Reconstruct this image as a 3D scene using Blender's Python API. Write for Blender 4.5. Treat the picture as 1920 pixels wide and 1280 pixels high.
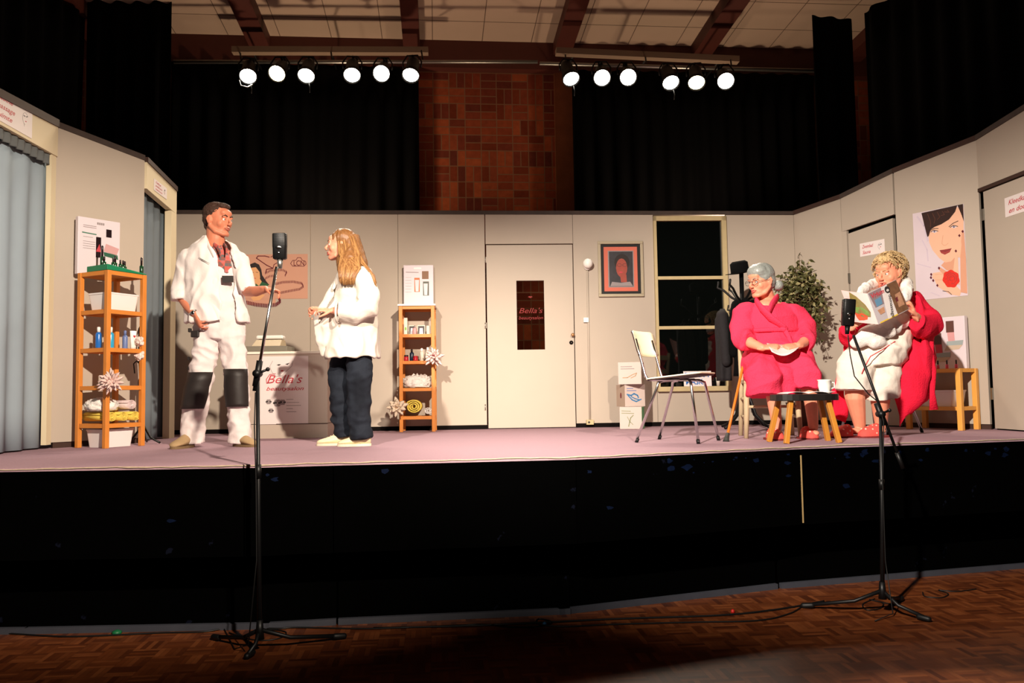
import bpy, bmesh, math, random
from mathutils import Vector, Matrix, noise
random.seed(7)
for o in list(bpy.data.objects): bpy.data.objects.remove(o)
SC = bpy.context.scene
COL = SC.collection
PI = math.pi
V = Vector

# ------------------------------------------------------------------ camera
FPX = 1550.0
TH = math.atan((736 - 640) / FPX); RHO = 0.015
CAMP = V((0, 0, 1.35))
F_ = V((0, math.cos(TH), math.sin(TH)))
r0 = V((1, 0, 0)); u0 = V((0, -math.sin(TH), math.cos(TH)))
R_ = r0 * math.cos(RHO) - u0 * math.sin(RHO)
U_ = r0 * math.sin(RHO) + u0 * math.cos(RHO)
cd = bpy.data.cameras.new('camera'); cam = bpy.data.objects.new('camera', cd); COL.objects.link(cam)
cd.sensor_width = 36; cd.sensor_fit = 'HORIZONTAL'; cd.lens = FPX / 1920 * 36
cd.clip_end = 100
M = Matrix((R_, U_, -F_)).transposed().to_4x4(); M.translation = CAMP
cam.matrix_world = M
SC.camera = cam
SC.view_settings.view_transform = 'Standard'; SC.view_settings.look = 'None'
SC.view_settings.gamma = 1; SC.view_settings.use_curve_mapping = False
SC.view_settings.exposure = 0.0
w = bpy.data.worlds.new('world'); SC.world = w; w.use_nodes = True
w.node_tree.nodes['Background'].inputs[0].default_value = (1, .75, .55, 1)
w.node_tree.nodes['Background'].inputs[1].default_value = 0.004

def spot(name, loc, tgt, power, size, blend, col, rad=.08):
    l = bpy.data.lights.new(name, 'SPOT'); l.energy = power; l.spot_size = math.radians(size)
    l.spot_blend = blend; l.color = col; l.shadow_soft_size = rad
    o = bpy.data.objects.new(name, l); COL.objects.link(o); o.location = loc
    o.rotation_euler = (V(tgt) - V(loc)).to_track_quat('-Z', 'Y').to_euler()
    return o
WARM = (1, .84, .68); WARM2 = (1, .88, .75)
# front-of-house stage spots high on the hall's side walls
spot('stage_spot_left', (-1.7, -0.6, 4.7), (2.4, 7.4, 1.05), 5500, 56, .7, WARM2).scale = (1, .62, 1)
spot('stage_spot_right', (1.9, -0.6, 4.7), (-2.5, 7.0, 1.1), 4900, 56, .7, WARM).scale = (1, .62, 1)
# hall lamp behind the photographer, and two unseen uplights added behind the set to brighten ceiling and brick
spot('hall_lamp_rear', (3.3, -1.2, 3.6), (2.5, 1.35, 0.0), 2200, 40, .04, (1, .93, .84), .03)
spot('ceiling_fill_left', (-2.2, 9.1, 2.9), (-1.6, 8.6, 6.0), 150, 160, .6, (1, .72, .48), .1)
spot('ceiling_fill_right', (2.4, 9.2, 2.9), (1.8, 8.7, 6.0), 120, 160, .6, (1, .72, .48), .1)
spot('door_pane_fill', (0.6, 9.05, 3.0), (0.5, 10.2, 1.6), 16, 100, .6, (1, .76, .5), .06)  # added fill light, lifts the brick seen through the door pane

# ------------------------------------------------------------------ pixel -> place
def ray(px, py): return F_ * FPX + R_ * (px - 960) - U_ * (py - 640)
def P(px, py, Y):
    d = ray(px, py); return CAMP + d * (Y / d.y)
def G(px, py, z):
    d = ray(px, py); return CAMP + d * ((z - CAMP.z) / d.z)
S = 0.975

# ------------------------------------------------------------------ materials
def lin(c):
    c = c / 255.0
    return c / 12.92 if c <= .04045 else ((c + .055) / 1.055) ** 2.4
def rgb(c): return (lin(c[0]), lin(c[1]), lin(c[2]), 1)
MATS = {}
def pm(name, c, rough=.6, var=.05, scale=30, bump=0, metal=0, spec=.4, emit=None, estr=0, sheen=0, trans=0, alpha=1, coat=0):
    if name in MATS: return MATS[name]
    m = bpy.data.materials.new(name); m.use_nodes = True; nt = m.node_tree; N = nt.nodes; L = nt.links
    b = N['Principled BSDF']
    b.inputs['Roughness'].default_value = rough; b.inputs['Metallic'].default_value = metal
    b.inputs['Specular IOR Level'].default_value = spec
    b.inputs['Transmission Weight'].default_value = trans; b.inputs['Alpha'].default_value = alpha
    b.inputs['Coat Weight'].default_value = coat; b.inputs['Sheen Weight'].default_value = sheen
    tc = N.new('ShaderNodeTexCoord'); nz = N.new('ShaderNodeTexNoise'); nz.inputs['Scale'].default_value = scale
    nz.inputs['Detail'].default_value = 4; L.new(tc.outputs['Object'], nz.inputs['Vector'])
    mx = N.new('ShaderNodeMix'); mx.data_type = 'RGBA'
    base = rgb(c)
    mx.inputs[6].default_value = tuple(x * (1 - var) for x in base[:3]) + (1,)
    mx.inputs[7].default_value = tuple(min(1, x * (1 + var)) for x in base[:3]) + (1,)
    L.new(nz.outputs['Fac'], mx.inputs[0]); L.new(mx.outputs[2], b.inputs['Base Color'])
    if bump:
        bp = N.new('ShaderNodeBump'); bp.inputs['Strength'].default_value = bump; bp.inputs['Distance'].default_value = .01
        L.new(nz.outputs['Fac'], bp.inputs['Height']); L.new(bp.outputs['Normal'], b.inputs['Normal'])
    if emit:
        b.inputs['Emission Color'].default_value = (*emit, 1); b.inputs['Emission Strength'].default_value = estr
    MATS[name] = m; return m

def block_mat(name, cell, rows, cols, mortar, mw, rough, rnd, rot=0, plane='XY', spec=.4):
    """square blocks of parallel strips, each block turned one way or the other"""
    m = bpy.data.materials.new(name); m.use_nodes = True; nt = m.node_tree; N = nt.nodes; L = nt.links
    b = N['Principled BSDF']; b.inputs['Roughness'].default_value = rough; b.inputs['Specular IOR Level'].default_value = spec
    def mt(op, a, bb=None, c=None):
        n = N.new('ShaderNodeMath'); n.operation = op
        for i, x in enumerate((a, bb, c)):
            if x is None: continue
            if isinstance(x, (int, float)): n.inputs[i].default_value = x
            else: L.new(x, n.inputs[i])
        return n.outputs[0]
    tc = N.new('ShaderNodeTexCoord'); mp = N.new('ShaderNodeMapping'); mp.inputs['Rotation'].default_value = (0, 0, rot)
    L.new(tc.outputs['Object'], mp.inputs[0]); sp = N.new('ShaderNodeSeparateXYZ'); L.new(mp.outputs[0], sp.inputs[0])
    x = mt('DIVIDE', sp.outputs[0], cell); y = mt('DIVIDE', sp.outputs[2 if plane == 'XZ' else 1], cell)
    cx = mt('FLOOR', x); cy = mt('FLOOR', y); fx = mt('FRACT', x); fy = mt('FRACT', y)
    if rnd:
        wn = N.new('ShaderNodeTexWhiteNoise'); wn.noise_dimensions = '2D'; cb = N.new('ShaderNodeCombineXYZ')
        L.new(cx, cb.inputs[0]); L.new(cy, cb.inputs[1]); L.new(cb.outputs[0], wn.inputs['Vector'])
        par = mt('GREATER_THAN', wn.outputs['Value'], .5)
    else:
        par = mt('PINGPONG', mt('ADD', cx, cy), 1)
    ip = mt('SUBTRACT', 1, par)
    s = mt('ADD', mt('MULTIPLY', fx, par), mt('MULTIPLY', fy, ip))
    t = mt('ADD', mt('MULTIPLY', fy, par), mt('MULTIPLY', fx, ip))
    sr = mt('MULTIPLY', s, rows); si = mt('FLOOR', sr); sf = mt('FRACT', sr)
    wn2 = N.new('ShaderNodeTexWhiteNoise'); cb2 = N.new('ShaderNodeCombineXYZ')
    L.new(cx, cb2.inputs[0]); L.new(cy, cb2.inputs[1]); L.new(si, cb2.inputs[2]); L.new(cb2.outputs[0], wn2.inputs['Vector'])
    rp = N.new('ShaderNodeValToRGB'); rp.color_ramp.interpolation = 'LINEAR'
    els = rp.color_ramp.elements
    els[0].position = 0; els[0].color = rgb(cols[0]); els[1].position = 1; els[1].color = rgb(cols[-1])
    for i, c in enumerate(cols[1:-1]):
        e = els.new((i + 1) / (len(cols) - 1)); e.color = rgb(c)
    L.new(wn2.outputs['Value'], rp.inputs[0])
    # grain
    nz = N.new('ShaderNodeTexNoise'); nz.inputs['Scale'].default_value = 14; nz.inputs['Detail'].default_value = 6
    L.new(mp.outputs[0], nz.inputs['Vector'])
    g = mt('ADD', mt('MULTIPLY', nz.outputs['Fac'], .7), .65)
    mg = N.new('ShaderNodeMix'); mg.data_type = 'RGBA'; mg.blend_type = 'MULTIPLY'; mg.inputs[0].default_value = 1
    cg = N.new('ShaderNodeCombineColor')
    for i in range(3): L.new(g, cg.inputs[i])
    L.new(rp.outputs[0], mg.inputs[6]); L.new(cg.outputs[0], mg.inputs[7])
    # joints
    e1 = mt('MINIMUM', sf, mt('SUBTRACT', 1, sf)); e1 = mt('DIVIDE', e1, rows)
    e2 = mt('MINIMUM', t, mt('SUBTRACT', 1, t))
    e = mt('MINIMUM', e1, e2); j = mt('LESS_THAN', e, mw)
    mj = N.new('ShaderNodeMix'); mj.data_type = 'RGBA'; L.new(j, mj.inputs[0]); L.new(mg.outputs[2], mj.inputs[6])
    mj.inputs[7].default_value = rgb(mortar); L.new(mj.outputs[2], b.inputs['Base Color'])
    MATS[name] = m; return m

# ------------------------------------------------------------------ mesh builder
def basis(d, ref=None):
    d = d.normalized()
    r = V(ref) if ref is not None else (V((0, 0, 1)) if abs(d.z) < .9 else V((0, 1, 0)))
    a = r - d * r.dot(d)
    if a.length < 1e-6: a = V((1, 0, 0)) - d * d.x
    a.normalize(); return a, d.cross(a)
def worigin(o):
    p = V((0, 0, 0))
    while o: p += o.location; o = o.parent
    return p
ROOTS = []
class MB:
    def __init__(s): s.v = []; s.f = []; s.m = []; s.sm = []; s.mats = []
    def mi(s, mat):
        if mat not in s.mats: s.mats.append(mat)
        return s.mats.index(mat)
    def add(s, vs, fs, mat, smooth=False):
        k = len(s.v); i = s.mi(mat); s.v += [V(p) for p in vs]
        for f in fs: s.f.append([k + q for q in f]); s.m.append(i); s.sm.append(smooth)
        return s
    def box(s, c, d, mat, rot=None, bev=0):
        c = V(c); hx, hy, hz = d[0] / 2, d[1] / 2, d[2] / 2
        R = Matrix.Rotation(rot, 3, 'Z') if isinstance(rot, (int, float)) else (rot or Matrix.Identity(3))
        if bev:
            bm = bmesh.new(); bmesh.ops.create_cube(bm, size=1)
            for q in bm.verts: q.co = V((q.co.x * d[0], q.co.y * d[1], q.co.z * d[2]))
            bmesh.ops.bevel(bm, geom=bm.edges[:], offset=bev, segments=2, affect='EDGES', profile=.5)
            bm.verts.index_update()
            s.add([c + R @ q.co for q in bm.verts], [[q.index for q in f.verts] for f in bm.faces], mat)
            bm.free(); return s
        vs = [c + R @ V((x, y, z)) for x in (-hx, hx) for y in (-hy, hy) for z in (-hz, hz)]
        return s.add(vs, [(0, 1, 3, 2), (4, 6, 7, 5), (0, 4, 5, 1), (2, 3, 7, 6), (0, 2, 6, 4), (1, 5, 7, 3)], mat)
    def hexa(s, lo, hi, mat):  # two quads
        return s.add(list(lo) + list(hi), [(3, 2, 1, 0), (4, 5, 6, 7), (0, 1, 5, 4), (1, 2, 6, 5), (2, 3, 7, 6), (3, 0, 4, 7)], mat)
    def beam(s, p0, p1, wd, ht, mat, ref=None):
        p0 = V(p0); p1 = V(p1); a, b = basis(p1 - p0, ref); a = a * ht / 2; b = b * wd / 2
        return s.hexa([p0 - a - b, p0 + a - b, p0 + a + b, p0 - a + b], [p1 - a - b, p1 + a - b, p1 + a + b, p1 - a + b], mat)
    def loft(s, rings, mat, smooth=True, caps=True, closed=False):
        n = len(rings[0]); vs = [p for r in rings for p in r]; fs = []
        K = len(rings)
        for i in range(K if closed else K - 1):
            j = (i + 1) % K
            for q in range(n):
                t = (q + 1) % n; fs.append((i * n + q, i * n + t, j * n + t, j * n + q))
        if caps and not closed:
            fs.append(tuple(range(n))[::-1]); fs.append(tuple((K - 1) * n + q for q in range(n)))
        return s.add(vs, fs, mat, smooth)
    def tube(s, pts, r, mat, n=10, ref=None, asp=1.0, round_=False, closed=False, smooth=True):
        pts = [V(p) for p in pts]; rr = list(r) if isinstance(r, (list, tuple)) else [r] * len(pts)
        if round_ and not closed:
            d0 = (pts[0] - pts[1]).normalized(); d1 = (pts[-1] - pts[-2]).normalized()
            q0 = [pts[0] + d0 * rr[0] * math.sin(a) for a in (1.35, 1.0, .5)]; w0 = [rr[0] * math.cos(a) for a in (1.35, 1.0, .5)]
            q1 = [pts[-1] + d1 * rr[-1] * math.sin(a) for a in (.5, 1.0, 1.35)]; w1 = [rr[-1] * math.cos(a) for a in (.5, 1.0, 1.35)]
            pts = q0 + pts + q1; rr = w0 + rr + w1
        rings = []; pa = None; K = len(pts)
        for i, p in enumerate(pts):
            if closed: d = pts[(i + 1) % K] - pts[i - 1]
            else: d = pts[min(i + 1, K - 1)] - pts[max(i - 1, 0)]
            if d.length < 1e-9: d = V((0, 0, 1))
            d.normalize()
            if pa is None: a, b = basis(d, ref)
            else:
                a = pa - d * pa.dot(d)
                a = a.normalized() if a.length > 1e-6 else basis(d)[0]
                b = d.cross(a)
            pa = a
            rings.append([p + a * (rr[i] * math.cos(t)) + b * (rr[i] * asp * math.sin(t)) for t in [2 * PI * k / n for k in range(n)]])
        return s.loft(rings, mat, smooth, True, closed)
    def cyl(s, p0, p1, r0, mat, r1=None, n=16, smooth=True):
        return s.tube([p0, p1], [r0, r0 if r1 is None else r1], mat, n=n, smooth=smooth)
    def lathe(s, prof, mat, o=(0, 0, 0), ax=(0, 0, 1), n=20):
        o = V(o); ax = V(ax).normalized(); a, b = basis(ax)
        rings = [[o + ax * z + a * (r * math.cos(t)) + b * (r * math.sin(t)) for t in [2 * PI * k / n for k in range(n)]] for r, z in prof]
        return s.loft(rings, mat)
    def ell(s, c, r, mat, R=None, nu=16, nv=10):
        c = V(c); r = (r, r, r) if isinstance(r, (int, float)) else r; R = R or Matrix.Identity(3)
        vs = [c + R @ V((0, 0, -r[2]))]
        for j in range(1, nv):
            ph = -PI / 2 + PI * j / nv
            for i in range(nu):
                t = 2 * PI * i / nu
                vs.append(c + R @ V((r[0] * math.cos(ph) * math.cos(t), r[1] * math.cos(ph) * math.sin(t), r[2] * math.sin(ph))))
        vs.append(c + R @ V((0, 0, r[2]))); L = len(vs) - 1; fs = []
        for i in range(nu):
            k = (i + 1) % nu; fs.append((0, 1 + k, 1 + i)); fs.append((L, 1 + (nv - 2) * nu + i, 1 + (nv - 2) * nu + k))
            for j in range(nv - 2): fs.append((1 + j * nu + i, 1 + j * nu + k, 1 + (j + 1) * nu + k, 1 + (j + 1) * nu + i))
        return s.add(vs, fs, mat, True)
    def build(s, name, parent=None, bev=0, sub=0, solid=0, tri=False, origin=None):
        me = bpy.data.meshes.new(name)
        if parent is not None: og = worigin(parent)
        elif origin is not None: og = V(origin)
        else:
            xs = [p.x for p in s.v]; ys = [p.y for p in s.v]
            og = V(((min(xs) + max(xs)) / 2, (min(ys) + max(ys)) / 2, min(p.z for p in s.v)))
        me.from_pydata([tuple(p - og) for p in s.v], [], s.f)
        for m in s.mats: me.materials.append(m)
        me.polygons.foreach_set('material_index', s.m); me.polygons.foreach_set('use_smooth', s.sm)
        bm = bmesh.new(); bm.from_mesh(me); bmesh.ops.recalc_face_normals(bm, faces=bm.faces); bm.to_mesh(me); bm.free()
        me.update()
        o = bpy.data.objects.new(name, me); COL.objects.link(o)
        if parent is not None: o.parent = parent
        else: o.location = og
        if solid:
            md = o.modifiers.new('solid', 'SOLIDIFY'); md.thickness = solid; md.offset = 0
        if bev:
            md = o.modifiers.new('bevel', 'BEVEL'); md.width = bev; md.segments = 2; md.limit_method = 'ANGLE'
        if sub:
            md = o.modifiers.new('sub', 'SUBSURF'); md.levels = sub; md.render_levels = sub
        return o
def tag(o, label, cat=None, group=None, kind=None):
    if label: o['label'] = label
    if cat: o['category'] = cat
    if group: o['group'] = group
    if kind: o['kind'] = kind
    return o
def thing(name, loc, label, cat, group=None):
    o = bpy.data.objects.new(name, None); COL.objects.link(o); o.location = V(loc); o.empty_display_size = .1
    return tag(o, label, cat, group)
def struct(o, label=None): o['kind'] = 'structure'; return tag(o, label) if label else o
KIDS = {}
def dup(root, loc=None, rz=None, label=None, group=None):
    def cp(o, par):
        c = o.copy(); COL.objects.link(c); c.parent = par
        for ch in [x for x in bpy.data.objects if x.parent == o]: cp(ch, c)
        return c
    r = cp(root, None)
    if loc is not None: r.location = V(loc)
    if rz is not None: r.rotation_euler = (0, 0, rz)
    if label: r['label'] = label
    if group: r['group'] = group
    return r

class Frame:  # a plane to build on: a along u, b up, c out of it
    def __init__(s, o, u, v=(0, 0, 1), n=None):
        s.o = V(o); s.u = V(u).normalized(); s.v = V(v).normalized(); s.n = V(n).normalized() if n is not None else s.v.cross(s.u).normalized() * -1
    def pt(s, a, b, c=0): return s.o + s.u * a + s.v * b + s.n * c
    def px(s, x, y, c=0):
        d = ray(x, y); o = s.o + s.n * c; t = (o - CAMP).dot(s.n) / d.dot(s.n); q = CAMP + d * t - s.o
        return q.dot(s.u), q.dot(s.v)
    def sub(s, a, b, c=0): return Frame(s.pt(a, b, c), s.u, s.v, s.n)
def slab(mb, fr, a0, a1, b0, b1, c0, c1, mat, b1r=None, b0r=None):
    b1r = b1 if b1r is None else b1r; b0r = b0 if b0r is None else b0r
    q = [(a0, b0), (a1, b0r), (a1, b1r), (a0, b1)]
    mb.hexa([fr.pt(a, b, c0) for a, b in q], [fr.pt(a, b, c1) for a, b in q], mat)
def poly(mb, fr, pts, c, mat, t=.0008):
    n = len(pts); lo = [fr.pt(a, b, c - t) for a, b in pts]; hi = [fr.pt(a, b, c) for a, b in pts]
    mb.add(lo + hi, [tuple(range(n, 2 * n))] + [(i, (i + 1) % n, n + (i + 1) % n, n + i) for i in range(n)], mat)
def circ(x, y, rx, ry=None, n=16, a0=0, a1=2 * PI):
    ry = rx if ry is None else ry
    return [(x + rx * math.cos(a0 + (a1 - a0) * i / n), y + ry * math.sin(a0 + (a1 - a0) * i / n)) for i in range(n)]
def line2(mb, fr, pts, wd, c, mat):  # drawn stroke
    pts = [V((p[0], p[1])) for p in pts]
    for p, q in zip(pts[:-1], pts[1:]):
        d = q - p
        if d.length < 1e-6: continue
        k = V((-d.y, d.x)).normalized() * wd / 2; e = d.normalized() * wd * .3
        poly(mb, fr, [tuple(p - e - k), tuple(q + e - k), tuple(q + e + k), tuple(p - e + k)], c, mat)
def text(mb, fr, s, a, b, h, c, mat, wd=None, shear=0, bold=0, rot=0, align='LEFT', sx=1):
    cu = bpy.data.curves.new('t', 'FONT'); cu.body = s; cu.size = 1; cu.shear = shear; cu.offset = bold; cu.extrude = 0; cu.align_x = align
    cu.resolution_u = 3
    o = bpy.data.objects.new('t', cu); COL.objects.link(o)
    dg = bpy.context.evaluated_depsgraph_get(); dg.update(); me = bpy.data.meshes.new_from_object(o.evaluated_get(dg))
    k = h / .7; vs = [v.co.copy() for v in me.vertices]
    if wd and vs: sx = wd / ((max(v.x for v in vs) - min(v.x for v in vs)) * k)
    cr, sr = math.cos(rot), math.sin(rot)
    pts = []
    for v in vs:
        x, y = v.x * k * sx, v.y * k; pts.append(fr.pt(a + x * cr - y * sr, b + x * sr + y * cr, c))
    mb.add(pts, [tuple(p.vertices) for p in me.polygons], mat)
    bpy.data.objects.remove(o); bpy.data.curves.remove(cu); bpy.data.meshes.remove(me)
def curtain(name, p0, p1, z0, z1, amp, wl, mat, parent=None, seg=None, gather=1.0, wob=.3, thick=.006, z1b=None):
    p0 = V(p0); p1 = V(p1); L = (p1 - p0).length; n = seg or max(8, int(L / wl * 10)); u = (p1 - p0) / L; nn = V((-u.y, u.x, 0))
    mb = MB(); vs = []; R = 8; ph = random.random() * 9
    for j in range(R + 1):
        t = j / R
        for i in range(n + 1):
            s = i / n; x = s * L
            q = amp * math.sin(2 * PI * x / wl + ph + wob * 3 * noise.noise(V((x * .8, t * .6, ph)))) * (1 - .45 * t) + amp * .6 * noise.noise(V((x * 2.2, t, ph + 3)))
            zt = z1 + ((z1b - z1) * s if z1b is not None else 0)
            vs.append(V((p0.x, p0.y, 0)) + u * x + nn * q + V((0, 0, z0 + (zt - z0) * t)))
    fs = [(j * (n + 1) + i, j * (n + 1) + i + 1, (j + 1) * (n + 1) + i + 1, (j + 1) * (n + 1) + i) for j in range(R) for i in range(n)]
    mb.add(vs, fs, mat, True)
    return mb.build(name, parent, solid=thick)
# ------------------------------------------------------------------ the hall
m_wall = pm('flat_paint', (178, 166, 152), .75, .04, 3, bump=.05, spec=.2)
m_door = pm('door_paint', (176, 164, 150), .6, .03, 4, spec=.3)
m_brown = pm('brown_batten', (58, 36, 28), .7, .25, 14)
m_edge = pm('worn_batten', (64, 52, 46), .7, .5, 9)
m_black = pm('black_drape', (5, 5, 6), .95, .2, 20, spec=.05)
m_bmetal = pm('black_metal', (9, 9, 10), .45, .1, 40, spec=.3)
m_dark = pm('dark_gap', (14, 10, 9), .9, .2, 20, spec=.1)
m_carpet = pm('mauve_carpet', (160, 132, 142), .95, .10, 60, bump=.15, spec=.05)
m_woodor = pm('orange_wood', (206, 128, 52), .45, .12, 12)
m_white = pm('white_plastic', (236, 232, 226), .4, .02, 20)
m_paper = pm('white_paper', (226, 216, 214), .6, .02, 20)
m_red = pm('red_ink', (190, 60, 72), .6, .05, 20)
m_ink = pm('dark_ink', (52, 44, 44), .6, .1, 20)
m_grey = pm('grey_ink', (140, 130, 130), .6, .1, 20)
m_chrome = pm('chrome', (205, 205, 205), .18, .03, 20, metal=1)
m_steel = pm('satin_steel', (150, 148, 142), .35, .05, 20, metal=.9)

YAW = math.radians(5.3)
HD = V((-math.sin(YAW), math.cos(YAW), 0)); HR = V((math.cos(YAW), math.sin(YAW), 0))
m_parq = block_mat('mosaic_parquet', .145, 5, [(66, 30, 13), (88, 43, 19), (98, 50, 23), (116, 64, 33), (80, 38, 17)], (44, 20, 9), .004, .38, False, rot=-YAW, spec=.35)
m_brick = block_mat('mosaic_brick', .20, 2, [(96, 40, 24), (124, 56, 34), (150, 74, 42), (112, 50, 34), (88, 40, 30)], (116, 84, 62), .03, .85, True, plane='XZ', spec=.1)
mb = MB(); mb.box((0, 4.3, -.05), (16, 17.0, .1), m_parq); struct(mb.build('floor'), 'dark mosaic parquet floor of the hall')

# back wall of the hall (brick), seen between the drapes
bwo = P(817, 738, 10.2); bwo.z = 0
BW = Frame(bwo, HR, (0, 0, 1), -HD)
o = MB(); slab(o, Frame((0, 0, 0), (1, 0, 0), (0, 0, 1), (0, -1, 0)), -7, 8, 0, 5.6, -.2, 0, m_brick)
o = o.build('wall_back', origin=(0, 0, 0)); o.location = bwo; o.rotation_euler = (0, 0, YAW); struct(o, 'brick wall at the back of the stage, bricks laid upright and flat')
# small pilaster strip of smoother brick right of the brick panel
m_brick2 = pm('plain_brick', (112, 64, 40), .9, .25, 8, bump=.3, spec=.1)
o = MB(); a0, _ = BW.px(1040, 250); a1, _ = BW.px(1086, 250); slab(o, BW, a0, a1, 0, 5.55, 0, .05, m_brick2); struct(o.build('trim_1'), 'plain brick pilaster beside the brick panel')

# ceiling: pale tiles between red-brown beams, sloping down to the back wall
zc = P(960, 88, (bwo + HR * ((0 - bwo.x))).y).z
slope = .061
nU = V((HD.x, HD.y, -slope)).normalized()
CE = Frame(V((bwo.x, bwo.y, zc)), HR, -nU, None); CE.n = V((0, 0, -1))
m_tile = pm('ceiling_tile', (172, 150, 132), .9, .05, 3, spec=.1)
m_joint = pm('tile_joint', (92, 74, 62), .9, .1, 20)
m_beam = pm('red_brown_beam', (72, 30, 21), .6, .15, 6)
o = MB(); slab(o, CE, -8, 8, -.3, 8.5, -.12, 0, m_tile)
for i in range(-13, 14): slab(o, CE, i * .62 - .004, i * .62 + .004, -.3, 8.5, 0, .002, m_joint)
for i in range(0, 14): slab(o, CE, -8, 8, i * .62 - .004, i * .62 + .004, 0, .002, m_joint)
struct(o.build('ceiling'), 'pale square tiled ceiling')
k = 2
for xa, wd in ((491, .24), (772, .2), (1056, .22), (1322, .24), (200, .24), (1620, .24)):
    a, b = CE.px(xa, 90, .1); o = MB(); slab(o, CE, a - wd / 2, a + wd / 2, -.1, 8.2, 0, .16, m_beam); o = struct(o.build('trim_%d' % k)); o['label'] = 'red-brown ceiling beam running towards the back wall'; k += 1
o = MB(); slab(o, BW, -6, 7, zc - .34, zc + .02, 0, .14, m_beam); struct(o.build('trim_%d' % k), 'red-brown wall beam under the ceiling'); k += 1

# ------------------------------------------------------------------ the stage
edge = [(-420, 884, 1.0), (0, 878, 0), (480, 870, 0), (625, 866, 0), (1080, 855, 0), (1500, 836, 0), (1900, 822, 0), (2300, 808, 0)]
EP = [G(x, y, S) for x, y, _ in edge]
back = [V((6.5, 10.0, S)), V((-6.5, 10.0, S))]
n = len(EP)
top = EP + back
o = MB(); o.add([p for p in top] + [p - V((0, 0, .02)) for p in top], [tuple(range(n + 2)), tuple(range(n + 2, 2 * n + 4))[::-1]] + [(i, (i + 1) % (n + 2), n + 2 + (i + 1) % (n + 2), n + 2 + i) for i in range(n + 2)], m_carpet)
struct(o.build('stage_floor'), 'mauve grey carpet covering the raised stage')
# rough torn carpet lip
m_lip = pm('frayed_lip', (176, 158, 134), .9, .3, 40)
pts = []
for i in range(n - 1):
    K = int((EP[i + 1] - EP[i]).length / .03)
    for j in range(K):
        p = EP[i].lerp(EP[i + 1], j / K); pts.append(p + V((0, -.003, -.006 + .006 * noise.noise(p * 9))))
o = MB(); o.tube(pts, [.003 + .003 * abs(noise.noise(p * 14)) for p in pts], m_lip, n=6)
struct(o.build('trim_%d' % k), 'frayed pale edge of the stage carpet'); k += 1
# fascia panels, black with chipped blue paint
m_fas = pm('black_fascia', (1, 1, 1), .9, .3, 8, spec=.01)
nt = m_fas.node_tree; N = nt.nodes; L = nt.links; b_ = N['Principled BSDF']
mxn = [x for x in N if x.type == 'MIX'][0]
n2 = N.new('ShaderNodeTexNoise'); n2.inputs['Scale'].default_value = 7; n2.inputs['Detail'].default_value = 8
tc = [x for x in N if x.type == 'TEX_COORD'][0]; L.new(tc.outputs['Object'], n2.inputs['Vector'])
rp = N.new('ShaderNodeValToRGB'); rp.color_ramp.elements[0].position = .70; rp.color_ramp.elements[0].color = (0, 0, 0, 1); rp.color_ramp.elements[1].position = .72; rp.color_ramp.elements[1].color = (1, 1, 1, 1)
L.new(n2.outputs['Fac'], rp.inputs[0]); mx2 = N.new('ShaderNodeMix'); mx2.data_type = 'RGBA'; mx2.inputs[7].default_value = rgb((10, 12, 22))
L.new(rp.outputs[0], mx2.inputs[0]); L.new(mxn.outputs[2], mx2.inputs[6]); L.new(mx2.outputs[2], b_.inputs['Base Color'])
m_blue = pm('chipped_blue_paint', (4, 12, 32), .7, .5, 30, spec=.05)
m_pale = pm('bare_edge', (150, 126, 84), .7, .2, 20)
zf = .47
for i in range(n - 1):
    A = EP[i].copy(); B = EP[i + 1].copy(); A.z = B.z = 0
    fr = Frame(A, B - A, (0, 0, 1), V(((B - A).y, -(B - A).x, 0))); Ln = (B - A).length
    o = MB(); slab(o, fr, .003, Ln - .003, zf, S - .022, -.03, -.004, m_fas)
    for q in range(26):
        a = random.uniform(.05, Ln - .05)
        if (i in (4, 5) and random.random() < .7) or random.random() < .06:
            b = S - .03 - abs(random.gauss(0, .03)) - (.0 if random.random() < .8 else .3 * random.random())
            r = random.uniform(.004, .026)
            poly(o, fr, [(a + r * random.uniform(.6, 1.8) * math.cos(t), max(zf + .02, b) - .02 + r * random.uniform(.4, 1) * math.sin(t)) for t in [q2 * PI / 4 for q2 in range(8)]], -.003, m_blue)
    if i == 5: slab(o, fr, 0, .009, zf + .01, S - .06, -.004, 0, m_pale)
    f = o.build('stage_fascia'); struct(f, 'black painted board on the stage front')
    # recessed plinth
    o = MB(); slab(o, fr, 0, Ln, 0, zf + .03, -.32, -.30, m_fas); struct(o.build('wall_plinth'), 'black recessed board under the stage front')
    o = MB(); slab(o, fr, 0, Ln, 0, .035, -.30, -.27, pm('grey_batten', (50, 52, 60), .6, .2, 10)); struct(o.build('baseboard_stage'), 'grey batten along the foot of the stage')

# ------------------------------------------------------------------ the set walls
def corner(px, py, d):
    p = P(px, py, d); p.z = S; return p
cL0 = corner(98, 560, 6.4); cL00 = cL0 + (corner(0, 560, 5.7) - cL0) * 1.6
cL1 = corner(268, 560, 7.0); cL2 = corner(325, 600, 7.85)
cB0 = corner(322, 600, 8.5); cB1 = corner(1495, 600, 8.8)
cR1 = corner(1583, 560, 8.3); cR2 = corner(1684, 560, 7.75); cR3 = corner(1845, 560, 7.1); cR4 = corner(1935, 560, 6.5); cR4 = cR3 + (cR4 - cR3) * 1.9
def wf(A, B):
    u = (B - A).normalized(); n_ = V((u.y, -u.x, 0)); n_ = n_ if n_.dot(CAMP - A) > 0 else -n_
    f = Frame(A, u, (0, 0, 1), n_); f.L = (B - A).length; return f
FB = wf(cB0, cB1); FL1 = wf(cL00, cL0); FL2 = wf(cL0, cL1); FL3 = wf(cL1, cL2)
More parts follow.
